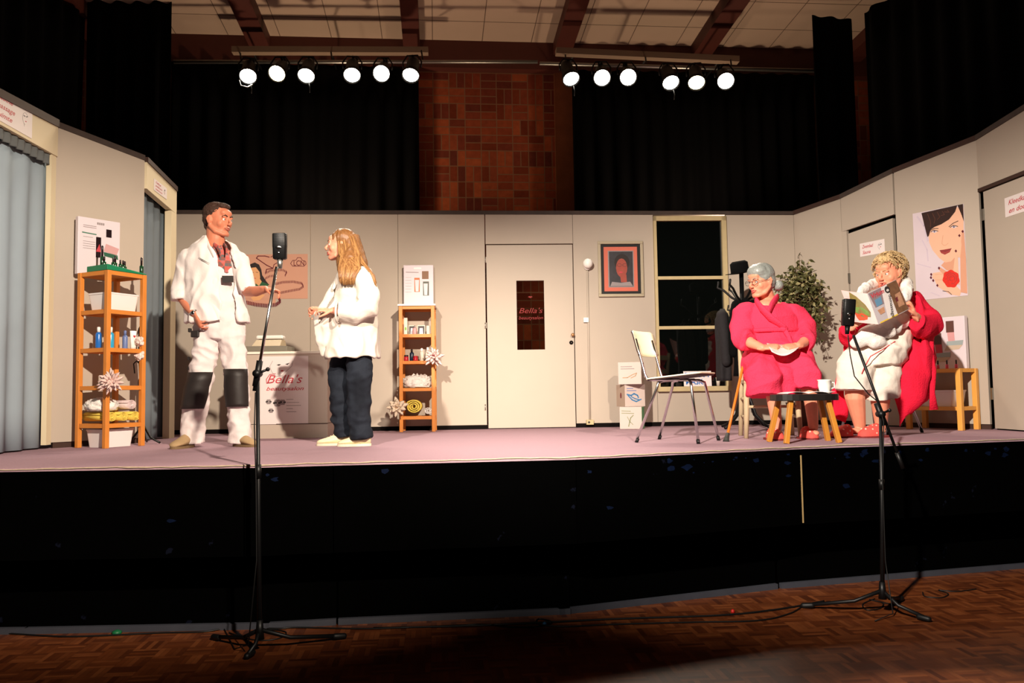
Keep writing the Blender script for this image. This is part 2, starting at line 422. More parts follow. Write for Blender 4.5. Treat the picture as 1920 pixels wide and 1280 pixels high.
FR1 = wf(cB1, cR1); FR2 = wf(cR1, cR2); FR3 = wf(cR2, cR3); FR4 = wf(cR3, cR4)
def zt(fr, px, py): return fr.px(px, py)[1]
BF = .045
HB0 = zt(FB, 330, 401); HB1 = zt(FB, 1490, 403)
def hb(a): return HB0 + (HB1 - HB0) * a / FB.L
ax = lambda x, y=600: FB.px(x, y)[0]
o = MB()
segs = [0, ax(582), ax(747), ax(911), None, ax(1078), ax(1229)]
def flat(o, fr, a0, a1, b0, b1, b1r, mat=m_wall, t=.03): slab(o, fr, a0 + .002, a1 - .002, b0, b1, -t, 0, mat, b1r=b1r)
flat(o, FB, 0, ax(582), BF, hb(0), hb(ax(582)))
flat(o, FB, ax(582), ax(747), BF, hb(ax(582)), hb(ax(747)))
flat(o, FB, ax(747), ax(911), BF, hb(ax(747)), hb(ax(911)))
da0, da1 = ax(912), ax(1077); dtop = zt(FB, 990, 459)
flat(o, FB, da0, da1, dtop + .012, hb(da0), hb(da1))
wa0, wa1 = ax(1229), ax(1366); wb0 = zt(FB, 1300, 733); 
flat(o, FB, da1, wa0, BF, hb(da1), hb(wa0))
flat(o, FB, wa0, wa1, BF, wb0, wb0)
flat(o, FB, wa1, FB.L, BF, hb(wa1), hb(FB.L))
struct(o.build('wall_back_set'), 'cream flats forming the back wall of the set')
def trimline(fr, a0, a1, z0, z1, name, mat, h=.045, lab=None, out=.01):
    global k
    o = MB(); slab(o, fr, a0, a1, z0, z0 + h, -.07, out, mat, b1r=z1 + h, b0r=z1); struct(o.build(name), lab)
trimline(FB, -.02, FB.L + .02, hb(0), hb(FB.L), 'trim_%d' % k, m_edge, .04, 'worn dark batten along the top of the back set wall'); k += 1
o = MB(); slab(o, FB, 0, da0, .0, BF, -.03, -.012, m_dark); slab(o, FB, da1, FB.L, .0, BF, -.03, -.012, m_dark); struct(o.build('baseboard_back'), 'dark gap board under the back flats')
# door in the back wall
o = MB(); ga0, gb1 = FB.px(968, 526); ga1, gb0 = FB.px(1022, 655)
D0, D1 = da0 + .008, da1 - .008
for q in ((D0, ga0, .01, dtop), (ga1, D1, .01, dtop), (ga0, ga1, .01, gb0), (ga0, ga1, gb1, dtop)): slab(o, FB, q[0], q[1], q[2], q[3], -.035, .004, m_door)
dr = struct(o.build('door_1'), 'cream stage door with a narrow glass pane')
m_glass = pm('clear_glass', (255, 255, 255), .02, 0, 10, trans=1, spec=.5); m_glass.node_tree.nodes['Principled BSDF'].inputs['IOR'].default_value = 1.02
o = MB(); slab(o, FB, ga0, ga1, gb0, gb1, -.02, -.016, m_glass); o.build('pane', dr)
m_redd = pm('faded_red_lettering', (120, 24, 20), .7)
o = MB(); gw = ga1 - ga0
text(o, FB, "Bella's", ga0 + gw * .06, gb0 + (gb1 - gb0) * .53, .055, -.0155, m_redd, wd=gw * .86, shear=.3)
text(o, FB, 'beautysalon', ga0 + gw * .06, gb0 + (gb1 - gb0) * .44, .035, -.0155, m_redd, wd=gw * .88, shear=.3)
poly(o, FB, [(ga0 + gw * .5 + x, gb0 + (gb1 - gb0) * .765 + y) for x, y in ((-.025, 0), (-.01, .009), (0, .005), (.01, .009), (.025, 0), (0, -.012))], -.0155, m_redd)
o.build('lettering', dr)
a, b = FB.px(1071, 642); o = MB(); o.cyl(FB.pt(a, b, .004), FB.pt(a, b, .012), .021, m_dark); o.cyl(FB.pt(a, b, .011), FB.pt(a, b, .014), .006, m_chrome); o.build('lock_plate', dr)
a, b = FB.px(1073, 628); o = MB(); o.lathe([(.004, 0), (.006, .03), (.018, .04), (.018, .05), (.006, .056)], pm('brass', (176, 128, 88), .4, .1, 20, metal=.6), FB.pt(a, b, .004), FB.n); o.build('door_knob', dr)
for y in (487, 610, 763):
    a, b = FB.px(910, y); o = MB(); slab(o, FB, a - .012, a + .012, b - .03, b + .03, .001, .006, m_wall); o.cyl(FB.pt(a, b - .03, .008), FB.pt(a, b + .03, .008), .005, m_steel, n=8); o.build('hinge', dr)
# window in the back wall, black behind the glass
m_wf = pm('window_wood', (186, 168, 126), .55, .12, 14)
m_wglass = pm('dark_glass', (6, 8, 7), .03, .1, 5, spec=.45)
o = MB(); wt = hb(wa0) - .02; fw = .05
slab(o, FB, wa0, wa0 + fw * .6, wb0, wt, -.02, .03, m_wf); slab(o, FB, wa1 - fw, wa1, wb0, wt, -.02, .03, m_wf)
slab(o, FB, wa0, wa1, wt - fw, wt, -.02, .03, m_wf); slab(o, FB, wa0, wa1, wb0, wb0 + .05, -.02, .05, m_wf)
wn = struct(o.build('window_1'), 'tall wooden window frame with dark panes')
for y in (521, 614):
    b = FB.px(1300, y)[1]; o = MB(); slab(o, FB, wa0 + .03, wa1 - fw, b - .017, b + .017, -.02, .025, m_wf); o.build('window_bar', wn)
bs = [wb0 + .05, FB.px(1300, 614)[1], FB.px(1300, 521)[1], wt - fw]
for q in range(3):
    o = MB(); slab(o, FB, wa0 + .03, wa1 - fw, bs[q], bs[q + 1], -.014, -.008, m_wglass); o.build('pane', wn)

# left set walls
def hl(fr, pa, pb): return zt(fr, *pa), zt(fr, *pb)
h0, h1 = zt(FL1, 1, 185), zt(FL1, 97, 234); sl = (h1 - h0) / (FL1.px(97, 234)[0] - FL1.px(1, 185)[0])
H1b = h1; H1a = h1 - sl * FL1.L; Hmid = h1
m_cream = pm('header_paint', (214, 200, 168), .7, .04, 5)
hbz0 = zt(FL1, 97, 290)
def hdr(fr, a0, a1, b0l, b0r, b1l, b1r, mat, name, lab, t=.035, c=.02):
    o = MB(); slab(o, fr, a0, a1, b0l, b1l, -t, c, mat, b1r=b1r, b0r=b0r); return struct(o.build(name), lab)
hdr(FL1, 0, FL1.L, hbz0, hbz0, H1a, H1b, m_cream, 'wall_left_header', 'cream header board over the left curtain')
o = MB(); slab(o, FL1, FL1.L - .07, FL1.L, .03, hbz0, -.03, .01, m_cream); struct(o.build('wall_left_post'), 'cream post at the edge of the left curtain')
a, b = zt(FL2, 99, 236), zt(FL2, 267, 300)
o = MB(); slab(o, FL2, .0, FL2.L, BF, a, -.03, 0, m_wall, b1r=b); struct(o.build('wall_left'), 'cream flat behind the wooden shelf tower')
o = MB(); slab(o, FL2, .03, FL2.L, 0, BF, -.03, -.01, m_brown); struct(o.build('baseboard_left'), 'brown board under the left flat')
trimline(FL2, 0, FL2.L, a, b, 'trim_%d' % k, m_edge, .045, 'worn batten on top of the left flat'); k += 1
trimline(FL1, 0, FL1.L, H1a, H1b, 'trim_%d' % k, m_brown, .06, 'brown batten on top of the left header', .03); k += 1
a3, b3 = zt(FL3, 269, 302), zt(FL3, 324, 356); c3, d3 = zt(FL3, 269, 352), zt(FL3, 324, 399)
hdr(FL3, 0, FL3.L, c3, d3, a3, b3, m_cream, 'wall_left_header', 'small cream header over the grey-blue curtain')
trimline(FL3, 0, FL3.L, a3, b3, 'trim_%d' % k, m_brown, .045, 'brown batten on top of the small header', .03); k += 1
o = MB(); slab(o, FL3, FL3.L - .16, FL3.L, .0, d3, -.04, .02, m_cream); struct(o.build('wall_left_post'), 'cream post beside the grey-blue curtain')
# right set walls
def panel(fr, name, lab, b0, zl, zr, t=.03, a0=0, a1=None):
    o = MB(); slab(o, fr, a0, fr.L if a1 is None else a1, b0, zl, -t, 0, m_wall, b1r=zr); return struct(o.build(name), lab)
t1a, t1b = hb(FB.L), zt(FR1, 1582, 371); panel(FR1, 'wall_right', 'cream flat in the right corner of the set', BF, t1a, t1b)
t2b = zt(FR2, 1683, 322); dl, drr = zt(FR2, 1588, 436), zt(FR2, 1683, 404)
o = MB(); slab(o, FR2, 0.004, FR2.L - .004, dl + .02, t1b, -.03, 0, m_wall, b1r=t2b, b0r=drr + .02); struct(o.build('wall_right'), 'cream header over the door on the right side')
t3b = zt(FR3, 1834, 262); panel(FR3, 'wall_right', 'cream flat carrying the big face poster', BF, t2b, t3b, a0=.012)
t4b = t3b + .0; panel(FR4, 'wall_right', 'cream header over the far right door', zt(FR4, 1852, 347), t3b, t3b + (zt(FR4, 1919, 208) - t3b) * FR4.L / FR4.px(1919, 208)[0])
for fr, z0_, z1_, m_, lb in ((FR1, t1a, t1b, m_brown, 'dark batten on top of the right corner flat'), (FR2, t1b, t2b, m_edge, 'worn batten over the right door'), (FR3, t2b, t3b, m_brown, 'brown batten over the face poster'), (FR4, t3b, t3b + (zt(FR4, 1919, 208) - t3b) * FR4.L / FR4.px(1919, 208)[0], m_edge, 'worn batten at the far right')):
    trimline(fr, 0, fr.L, z0_, z1_, 'trim_%d' % k, m_, .045, lb); k += 1
for fr in (FR1, FR3): 
    o = MB(); slab(o, fr, 0, fr.L, 0, BF, -.03, -.01, m_dark if fr is FR1 else m_brown); struct(o.build('baseboard_right'), 'dark board under a right flat')
# door 2 (right side)
a0 = FR2.px(1588, 500)[0] + .012
o = MB(); slab(o, FR2, a0 + .012, FR2.L - .03, .012, dl - .012, -.045, -.008, m_door, b1r=drr - .012); d2 = struct(o.build('door_2'), 'cream door behind the seated woman in the white dress')
o = MB(); slab(o, FR2, 0, a0, BF, dl + .02, -.03, 0, m_wall); struct(o.build('wall_right'), 'narrow cream strip beside the right door')
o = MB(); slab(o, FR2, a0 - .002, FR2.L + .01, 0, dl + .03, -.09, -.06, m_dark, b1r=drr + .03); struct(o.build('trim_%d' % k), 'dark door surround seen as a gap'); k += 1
o = MB(); slab(o, FR2, a0, a0 + .02, 1.42, 1.52, -.008, .006, m_steel); o.build('hinge', d2)
# door 3 (far right)
z3 = zt(FR4, 1852, 347)
o = MB(); slab(o, FR4, .05, FR4.L, .012, z3 - .04, -.045, -.008, m_door); d3_ = struct(o.build('door_3'), 'cream door at the far right edge')
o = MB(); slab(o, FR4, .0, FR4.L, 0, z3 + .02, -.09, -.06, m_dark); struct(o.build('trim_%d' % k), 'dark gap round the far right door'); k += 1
o = MB(); slab(o, FR4, .0, FR4.L, z3 - .03, z3, -.06, .008, m_brown); struct(o.build('trim_%d' % k), 'brown lintel over the far right door'); k += 1
for y in (400, 738):
    bb = zt(FR4, 1850, y); o = MB(); slab(o, FR4, .03, .055, bb - .05, bb + .05, -.008, .006, m_steel); o.build('hinge', d3_)

# ------------------------------------------------------------------ drapes
def backdrape(x0, x1, d, z0, z1, label, amp=.05, wl=.22, z1b=None, grp='black stage drapes'):
    p0 = P(x0, 700, d); p1 = P(x1, 700, d + (x1 - x0) / FPX * d * math.tan(YAW)); p0.z = p1.z = 0
    o = curtain('stage_drape', p0, p1, z0, z1, amp, wl, m_black, z1b=z1b)
    return tag(o, label, 'curtain')
zt1 = P(500, 124, 9.9).z
backdrape(318, 789, 9.75, S, zt1, 'black drape behind the set, left of the brick panel', z1b=P(789, 122, 9.9).z)
backdrape(1084, 1548, 10.02, S, P(1084, 124, 9.9).z, 'black drape behind the set, right of the brick panel', z1b=P(1548, 134, 10.2).z)
backdrape(150, 316, 9.0, S, P(316, -12, 9.0).z, 'tall black drape leg hanging left of the spotlights', amp=.07)
backdrape(1546, 1622, 9.2, S, P(1546, 30, 9.2).z, 'black drape leg hanging right of the spotlights', amp=.04, z1b=P(1622, 34, 9.2).z)
def side(p0, p1, z0, z1, label):
    o = curtain('stage_drape', p0, p1, z0, z1, .07, .3, m_black); return tag(o, label, 'curtain')
pl = P(150, 700, 9.0); side((pl.x, 9.0, 0), (-5.0, 4.2, 0), S, 5.6, 'black masking drape along the left side of the stage')
pr = P(1622, 700, 9.3); side((pr.x + .06, 9.15, 0), (5.6, 5.2, 0), S, 5.6, 'black masking drape along the right side of the stage')
# ------------------------------------------------------------------ lighting bars and lamps
m_can = pm('lamp_can', (12, 12, 12), .5, .2, 20, spec=.3)
m_lens = pm('lit_lens', (255, 250, 235), .3, 0, 10, emit=(1, .97, .86), estr=24)
m_lensy = pm('lit_lens_amber', (255, 235, 190), .3, 0, 10, emit=(1, .86, .50), estr=20)
DL = 9.0
def bar(x0, x1, y0, y1, lab):
    r = thing('lighting_bar', P((x0 + x1) / 2, (y0 + y1) / 2, DL + .12), lab, 'lighting bar')
    a = P(x0, y0, DL + .1); b = P(x1, y1, DL + .1 + (b_off := .25 * (x1 - x0) / 800))
    o = MB(); o.cyl(a, b, .022, m_steel, n=10); o.build('pipe', r)
    for hx in ((450, 620, 790) if x0 < 900 else (1060, 1210, 1370)):
        q = a.lerp(b, (hx - x0) / (x1 - x0)); w_ = P(hx, 95 if x0 < 900 else 97 + (hx - 1042) * .047, 9.42); o = MB(); o.cyl(q, w_, .010, m_bmetal, n=6); o.build('hanger', r)
    return r, a, b
def CEIL(q): return zc + slope * (bwo + HR * (q - bwo).dot(HR) - V((q.x, q.y, bwo.z))).dot(-HD) * -1 if False else zc - slope * (q - bwo).dot(HD)
def batten(x0, y0, x1, y1, lab):
    o = MB(); a = P(x0, y0, 9.35); b = P(x1, y1, 9.5); o.beam(a, b, .1, .07, pm('batten_white', (132, 112, 94), .6, .05, 10), ref=(0, 0, 1))
    for t_ in (.1, .5, .9):
        q = a.lerp(b, t_); k_ = (bwo - HD * .142 - q).dot(HD); o.cyl(q, q + HD * k_ + V((0, 0, -.02)), .012, m_bmetal, n=6)
    f = o.build('lighting_batten'); tag(f, lab, 'lighting batten')
batten(436, 95, 803, 96, 'long pale box batten above the left six spotlights')
batten(1042, 97, 1384, 113, 'long pale box batten above the right six spotlights')
BARS = [bar(326, 1008, 116, 116, 'steel pipe carrying the left spotlights'), bar(1012, 1536, 119, 133, 'steel pipe carrying the right spotlights')]
lamps = [(465, 143, 30, .25), (519, 138, 22, -.05), (574, 142, 33, .05), (660, 141, 32, .15), (715, 138, 18, 0), (770, 141, 36, -.1),
         (1071, 148, 36, .3), (1129, 146, 20, -.05), (1178, 145, 16, 0), (1258, 155, 34, .1), (1306, 155, 34, -.15), (1361, 152, 20, -.1)]
nm = ['leftmost', 'second', 'third', 'fourth', 'fifth', 'sixth']
for i, (x, y, tilt, yw) in enumerate(lamps):
    c = P(x, y, DL - .1); t = math.radians(tilt + 18)
    d = V((math.sin(yw) * math.cos(t), -math.cos(yw) * math.cos(t), -math.sin(t)))
    amber = i in (1, 10)
    lab = ('amber-tinted' if amber else 'bright white') + ' lit spotlight, ' + nm[i % 6] + (' of the left row' if i < 6 else ' of the right row')
    r = thing('stage_spotlight', c, lab, 'spotlight', 'spotlights over the stage')
    o = MB(); o.lathe([(.001, -.30), (.05, -.30), (.07, -.24), (.075, -.1), (.092, -.06), (.098, .012), (.092, .012), (.088, -.01)], m_can, c, d, n=18); o.build('can', r)
    o = MB(); o.lathe([(.0005, .004), (.06, .002), (.087, -.008), (.087, -.012), (.0005, -.012)], m_lensy if amber else m_lens, c, d, n=18); o.build('lens', r)
    a, b = basis(d); sd = d.cross(V((0, 0, 1))).normalized(); m0 = c - d * .14; tp = m0 + V((0, .02, .15))
    o = MB(); o.tube([m0 + sd * .1, m0 + sd * .105 + V((0, 0, .07)), tp + sd * .06, tp - sd * .06, m0 - sd * .105 + V((0, 0, .07)), m0 - sd * .1], .009, m_can, n=6)
    _, ba, bb_ = BARS[i // 6]; x0_, x1_ = ((326, 1008), (1012, 1536))[i // 6]; pz = ba.lerp(bb_, (c.x - ba.x) / (bb_.x - ba.x)); o.cyl(tp, V((tp.x, pz.y, pz.z)), .012, m_can, n=8); o.box((tp.x, pz.y, pz.z), (.05, .07, .07), m_can); o.build('yoke', r)
    if i in (0, 2, 6, 9):
        o = MB(); q = c - d * .02; o.tube([q + V((.03, 0, -.09)), q + V((.04, 0, -.15)), q + V((.035, .01, -.2))], .005, m_can, n=6); o.build('cable', r)
    if i == 0:
        o = MB(); o.tube([c + V((-.09, -.02, -.05)), c + V((-.07, -.02, -.11)), c + V((0, -.02, -.13)), c + V((.06, -.02, -.1))], .006, m_steel, n=6); o.build('barn_ring', r)
    L_ = spot('lamp_light', c + d * .03, c + d * 3, 88, 78, .6, (1, .80, .50) if amber else (1, .88, .74), .07)
    L_.parent = r; L_.location = d * .03

# ------------------------------------------------------------------ shelf towers
def shelf_tower(name, A, u, v, w, dp, levels, lab, mat=m_woodor, t=.036, topover=0, slats=True):
    """A: one bottom corner, u/v horizontal sides; levels are the shelf heights"""
    r = thing(name, A + u * w / 2 + v * dp / 2, lab, 'shelf')
    H = levels[-1]
    for a, b in ((0, 0), (1, 0), (0, 1), (1, 1)):
        p = A + u * (a * (w - t) + t / 2) + v * (b * (dp - t) + t / 2)
        o = MB(); o.beam(p, p + V((0, 0, H - .0)), t, t, mat, ref=u); o.build('post', r, bev=.003)
    for z in levels:
        o = MB(); h = .032
        for b in (0, 1):
            p = A + u * t + v * (b * (dp - t) + t / 2) + V((0, 0, z - h / 2)); o.beam(p, p + u * (w - 2 * t), t * .6, h, mat)
            p = A + v * t + u * (b * (w - t) + t / 2) + V((0, 0, z - h / 2)); o.beam(p, p + v * (dp - 2 * t), t * .6, h, mat)
        ns = 6
        for i in range(ns):
            p = A + u * (t * .5) + v * (t + (i + .5) * (dp - 2 * t) / ns) + V((0, 0, z - .006)); o.beam(p, p + u * (w - t), (dp - 2 * t) / ns - .006, .010, mat)
        o.build('shelf_board', r)
    return r
n2_ = V((.90, -.436, 0)).normalized(); u2 = V((-n2_.y, n2_.x, 0))
a_, _ = FL2.px(142, 700, .135)
A1 = FL2.pt(a_, 0, .135)
W1 = .36
tower1 = shelf_tower('shelf_tower', A1, u2, n2_, .36, .345, [.185, .475, .765, 1.06, 1.36], 'tall orange wood shelf tower at the left wall')
def T1(a, b, z): return A1 + u2 * a + n2_ * b + V((0, 0, z))
FT1 = Frame(T1(0, 0, 0), u2, (0, 0, 1), n2_)

def tub(name, c, w, d, h, rot, mat, lab, lid=False, cat='tub', grp=None):
    r = thing(name, c, lab, cat, grp)
    R = Matrix.Rotation(rot, 3, 'Z'); c = V(c)
    def ring(sx, sy, z, rr=.02, n=4):
        pts = []
        for qx, qy, a0 in ((1, 1, 0), (-1, 1, PI / 2), (-1, -1, PI), (1, -1, 1.5 * PI)):
            for i in range(n + 1):
                a = a0 + PI / 2 * i / n; pts.append(c + R @ V((qx * (sx - rr) + rr * math.cos(a), qy * (sy - rr) + rr * math.sin(a), z)))
        return pts
    w /= 2; d /= 2
    o = MB(); o.loft([ring(w * .86, d * .86, 0), ring(w * .97, d * .97, h - .012), ring(w, d, h - .012), ring(w, d, h), ring(w * .93, d * .93, h), ring(w * .83, d * .83, .006)], mat, False)
    o.build('body', r)
    return r
def bottle(name, c, r_, h, mat, capmat, lab, cat='bottle', grp=None, neck=.35, caph=.25):
    t = thing(name, c, lab, cat, grp); o = MB(); hb_ = h * (1 - caph)
    o.lathe([(.001, 0), (r_ * .95, 0), (r_, .006), (r_, hb_ * .85), (r_ * .8, hb_ * .96), (r_ * neck, hb_)], mat, c, n=16); o.build('body', t)
    o = MB(); o.lathe([(r_ * max(neck, .5), 0), (r_ * max(neck, .5) * 1.05, h * caph * .9), (r_ * neck * .8, h * caph), (.001, h * caph)], capmat, V(c) + V((0, 0, hb_)), n=14); o.build('cap', t)
    return t
m_towelw = pm('white_towel', (234, 228, 222), .95, .05, 120, bump=.5, spec=.05)
m_towely = pm('yellow_towel', (226, 200, 92), .95, .08, 120, bump=.5, spec=.05)
def rolled(name, p0, p1, rad, mat, lab, cat='towel', grp=None):
    """a towel rolled into a spiral: sheet swept in a spiral round p0-p1"""
    p0 = V(p0); p1 = V(p1); d = (p1 - p0).normalized(); a, b = basis(d, (0, 0, 1)); o = MB(); n = 60; vs = []; th = rad * .16
    for k_ in range(2):
        p = (p0, p1)[k_]
        for i in range(n):
            t = i / (n - 1); ang = t * 3.1 * 2 * PI + .5; rr = rad * (.16 + .78 * t)
            w_ = 1 + .05 * noise.noise(V((ang, k_ * 3, rad * 99)))
            for q in (-.5, .5): vs.append(p + (a * math.cos(ang) * .82 + b * math.sin(ang)) * (rr * w_ + q * th) + d * (.006 * noise.noise(V((ang * 1.5, 5 * k_, 1)))))
    m = 2 * n; fs = []
    for i in range(n - 1):
        fs += [(2 * i, 2 * i + 2, m + 2 * i + 2, m + 2 * i), (2 * i + 1, m + 2 * i + 1, m + 2 * i + 3, 2 * i + 3), (2 * i, 2 * i + 1, 2 * i + 3, 2 * i + 2), (m + 2 * i, m + 2 * i + 2, m + 2 * i + 3, m + 2 * i + 1)]
    fs += [(0, m, m + 1, 1), (2 * n - 2, 2 * n - 1, m + 2 * n - 1, m + 2 * n - 2)]
    o.add(vs, fs, mat, True); f = o.build(name); return tag(f, lab, cat, grp)
def lump(name, c, rx, ry, rz, mat, lab, cat='towel', amp=.25, fr=9, seed=0, rot=0, parent=None):
    """crumpled soft cloth"""
    o = MB(); nu, nv = 48, 26; R = Matrix.Rotation(rot, 3, 'Z'); rings = []
    for j in range(nv + 1):
        ph = -PI / 2 + PI * j / nv; ring = []
        for i in range(nu):
            t = 2 * PI * i / nu; q = V((math.cos(ph) * math.cos(t), math.cos(ph) * math.sin(t), math.sin(ph)))
            k_ = 1 + amp * (1 - abs(noise.noise(q * fr * .35 + V((seed, 0, 0)))) * 3) * .6 + amp * .4 * noise.noise(q * fr + V((seed, 3, 0)))
            pz = q.z if q.z > -.55 else -.55 + (q.z + .55) * .1
            ring.append(V(c) + R @ V((q.x * rx * k_, q.y * ry * k_, (pz + .6) * rz * k_)))
        rings.append(ring)
    o.loft(rings, mat, True)
    f = o.build(name, parent)
    return tag(f, lab, cat) if parent is None else f

# display panels
m_panel = pm('display_print', (214, 202, 208), .5, .03, 5)
m_panel2 = pm('display_print_side', (196, 182, 196), .5, .03, 5)
m_green = pm('green_tray', (20, 122, 82), .35, .05, 10)
m_gbottle = pm('dark_green_glass', (16, 60, 32), .15, .1, 10, spec=.6, coat=.5)
m_dcap = pm('dark_cap', (30, 16, 20), .3, .1, 10)
def display(name, fr, a0, a1, b0, b1, dp, lab, draw, bow=0):
    r = thing(name, fr.pt((a0 + a1) / 2, b0, dp / 2), lab, 'display board')
    o = MB(); slab(o, fr, a0, a1, b0, b1, 0, dp, m_panel); o.build('board', r, bev=.004)
    o = MB(); f2 = fr.sub(a0, b0, dp); draw(o, f2, a1 - a0, b1 - b0); o.build('print', r)
    return r
def draw1(o, f, W, H):
    for i, y in enumerate((.86, .83)): line2(o, f, [(W * .12, H * y), (W * .42, H * y)], .004, .002, m_grey)
    line2(o, f, [(W * .1, H * .73), (W * .42, H * .72)], .009, .002, pm('green_ink', (70, 120, 100), .6))
    for y in (.66, .58, .54, .5, .46): line2(o, f, [(W * .12, H * y), (W * (.34 if y > .6 else .4), H * y)], .003, .002, m_grey)
    for i in range(4): poly(o, f, [(W * (.44 + .045 * i), H * .9), (W * (.475 + .045 * i), H * .9), (W * (.475 + .045 * i), H * .94), (W * (.44 + .045 * i), H * .94)], .002, m_grey)
    for x, y, w_, h_ in ((.66, .70, .13, .14), (.42, .32, .12, .36)): poly(o, f, [(W * x, H * y), (W * (x + w_), H * y), (W * (x + w_), H * (y + h_)), (W * x, H * (y + h_))], .002, m_dcap)
    poly(o, f, [(W * .6, H * .44), (W * .92, H * .40), (W * .98, H * .52), (W * .66, H * .58)], .002, pm('pink_ink', (196, 150, 150), .6))
    poly(o, f, [(W * .42, H * .42), (W * .54, H * .42), (W * .5, H * .56)], .0026, m_red)
    poly(o, f, [(W * .62, H * .36), (W * .96, H * .32), (W * .94, H * .40), (W * .6, H * .43)], .002, pm('green_ink2', (40, 88, 66), .5))
da_, db_ = FL2.px(146, 450, .1)[0], FL2.px(225, 450, .1)[0]
display('product_display', FL2.sub(0, 0, .055), da_, db_, 1.362, 1.82, .045, 'white cosmetics display board on top of the left shelf tower', draw1)
r = thing('bottle_tray', T1(.18, .17, 1.362), 'green tray of small nail bottles on the left shelf tower', 'tray')
o = MB(); q = [T1(.02, .08, 1.362), T1(.0, .34, 1.362), T1(.36, .34, 1.362), T1(.36, .2, 1.362)]
o.hexa(q, [q[0] + V((0, 0, .045)), q[1] + V((0, 0, .045)), q[2] + V((0, 0, .008)), q[3] + V((0, 0, .008))], m_green); o.build('tray_body', r, bev=.003)
for i, (a, b, h, rr) in enumerate(((.05, .24, .075, .014), (.09, .29, .07, .014), (.14, .25, .10, .015), (.18, .29, .07, .014), (.22, .26, .075, .014), (.13, .32, .06, .013), (.335, .31, .13, .016), (.07, .19, .17, .016))):
    z = 1.362 + .045 - .037 * (a / .37) + .001
    bottle('nail_bottle', T1(a, b, z), rr, h, m_gbottle, m_dcap, ['small green nail bottle at the tray end', 'green nail bottle in the front of the tray', 'taller green nail bottle against the display board', 'green nail bottle mid tray', 'green nail bottle behind the middle one', 'shortest green nail bottle at the tray front', 'green bottle standing alone at the right tray corner', 'tall slim green bottle by the display print'][i], grp='nail bottles on the green tray', caph=.5)
# level 4: tub
rz1 = math.atan2(u2.y, u2.x)
m_tubw = pm('tub_white', (232, 226, 224), .35, .02, 10)
tub('plastic_tub', T1(.18, .19, 1.062), .29, .24, .135, rz1, m_tubw, 'white plastic tub on the second shelf of the left tower')
# level 3: bottles
m_bl = pm('blue_liquid', (36, 104, 186), .2, .1, 10, spec=.6); m_cy = pm('cyan_liquid', (48, 160, 206), .2, .1, 10, spec=.6)
m_bl2 = pm('slate_blue', (100, 120, 170), .4, .1, 10)
bottle('lotion_bottle', T1(.05, .19, .767), .024, .165, m_bl, m_white, 'blue lotion bottle with white cap, left one on the shelf', grp='bottles on the left tower')
bottle('lotion_bottle', T1(.15, .2, .767), .024, .17, m_cy, m_white, 'cyan lotion bottle with white cap next to the blue one', grp='bottles on the left tower')
bottle('lotion_bottle', T1(.28, .2, .767), .02, .15, m_bl2, m_bl2, 'slate blue bottle behind the white tube', grp='bottles on the left tower')
t = thing('cream_tube', T1(.30, .27, .767), 'white cream tube with a red heart on the left tower', 'tube')
c = T1(.30, .27, .767); o = MB()
o.loft([[c + u2 * (wx * math.cos(q)) + n2_ * (wy * math.sin(q)) + V((0, 0, z)) for q in [2 * PI * i / 14 for i in range(14)]] for wx, wy, z in ((.022, .018, 0), (.022, .018, .02), (.026, .016, .06), (.032, .003, .145))], m_white, True); o.build('body', t)
o = MB(); f = Frame(c + V((0, 0, .1)) + n2_ * .0135, (u2), (0, 0, 1), n2_); poly(o, f, [(0, -.012), (.012, .002), (.01, .01), (.004, .01), (0, .005), (-.004, .01), (-.01, .01), (-.012, .002)], .001, m_red); o.build('heart_mark', t)
# level 1: towels
rolled('rolled_towel', T1(.19, .02, .235), T1(.19, .31, .235), .046, m_towely, 'yellow rolled towel, left one on the lowest shelf of the left tower', grp='towels on the left tower')
rolled('rolled_towel', T1(.295, .03, .235), T1(.295, .315, .235), .046, m_towely, 'yellow rolled towel at the right end of the lowest shelf', grp='towels on the left tower')
rolled('rolled_towel', T1(.085, .02, .235), T1(.085, .31, .235), .046, m_towely, 'yellow rolled towel at the inner end of the lowest shelf', grp='towels on the left tower')
lump('folded_towel', T1(.1, .17, .28), .10, .13, .06, m_towelw, 'white folded towel lying on the yellow rolls, left tower', seed=2, rot=rz1)
m_towelp = pm('patterned_towel', (214, 196, 196), .95, .25, 60, bump=.5, spec=.05)
rolled('rolled_towel', T1(.27, .04, .325), T1(.27, .30, .325), .046, m_towelp, 'pink-grey rolled towel on top of the yellow rolls', grp='towels on the left tower')
tub('plastic_tub', T1(.185, .165, .001), .27, .23, .14, rz1, m_tubw, 'white plastic tub standing on the carpet under the left tower')
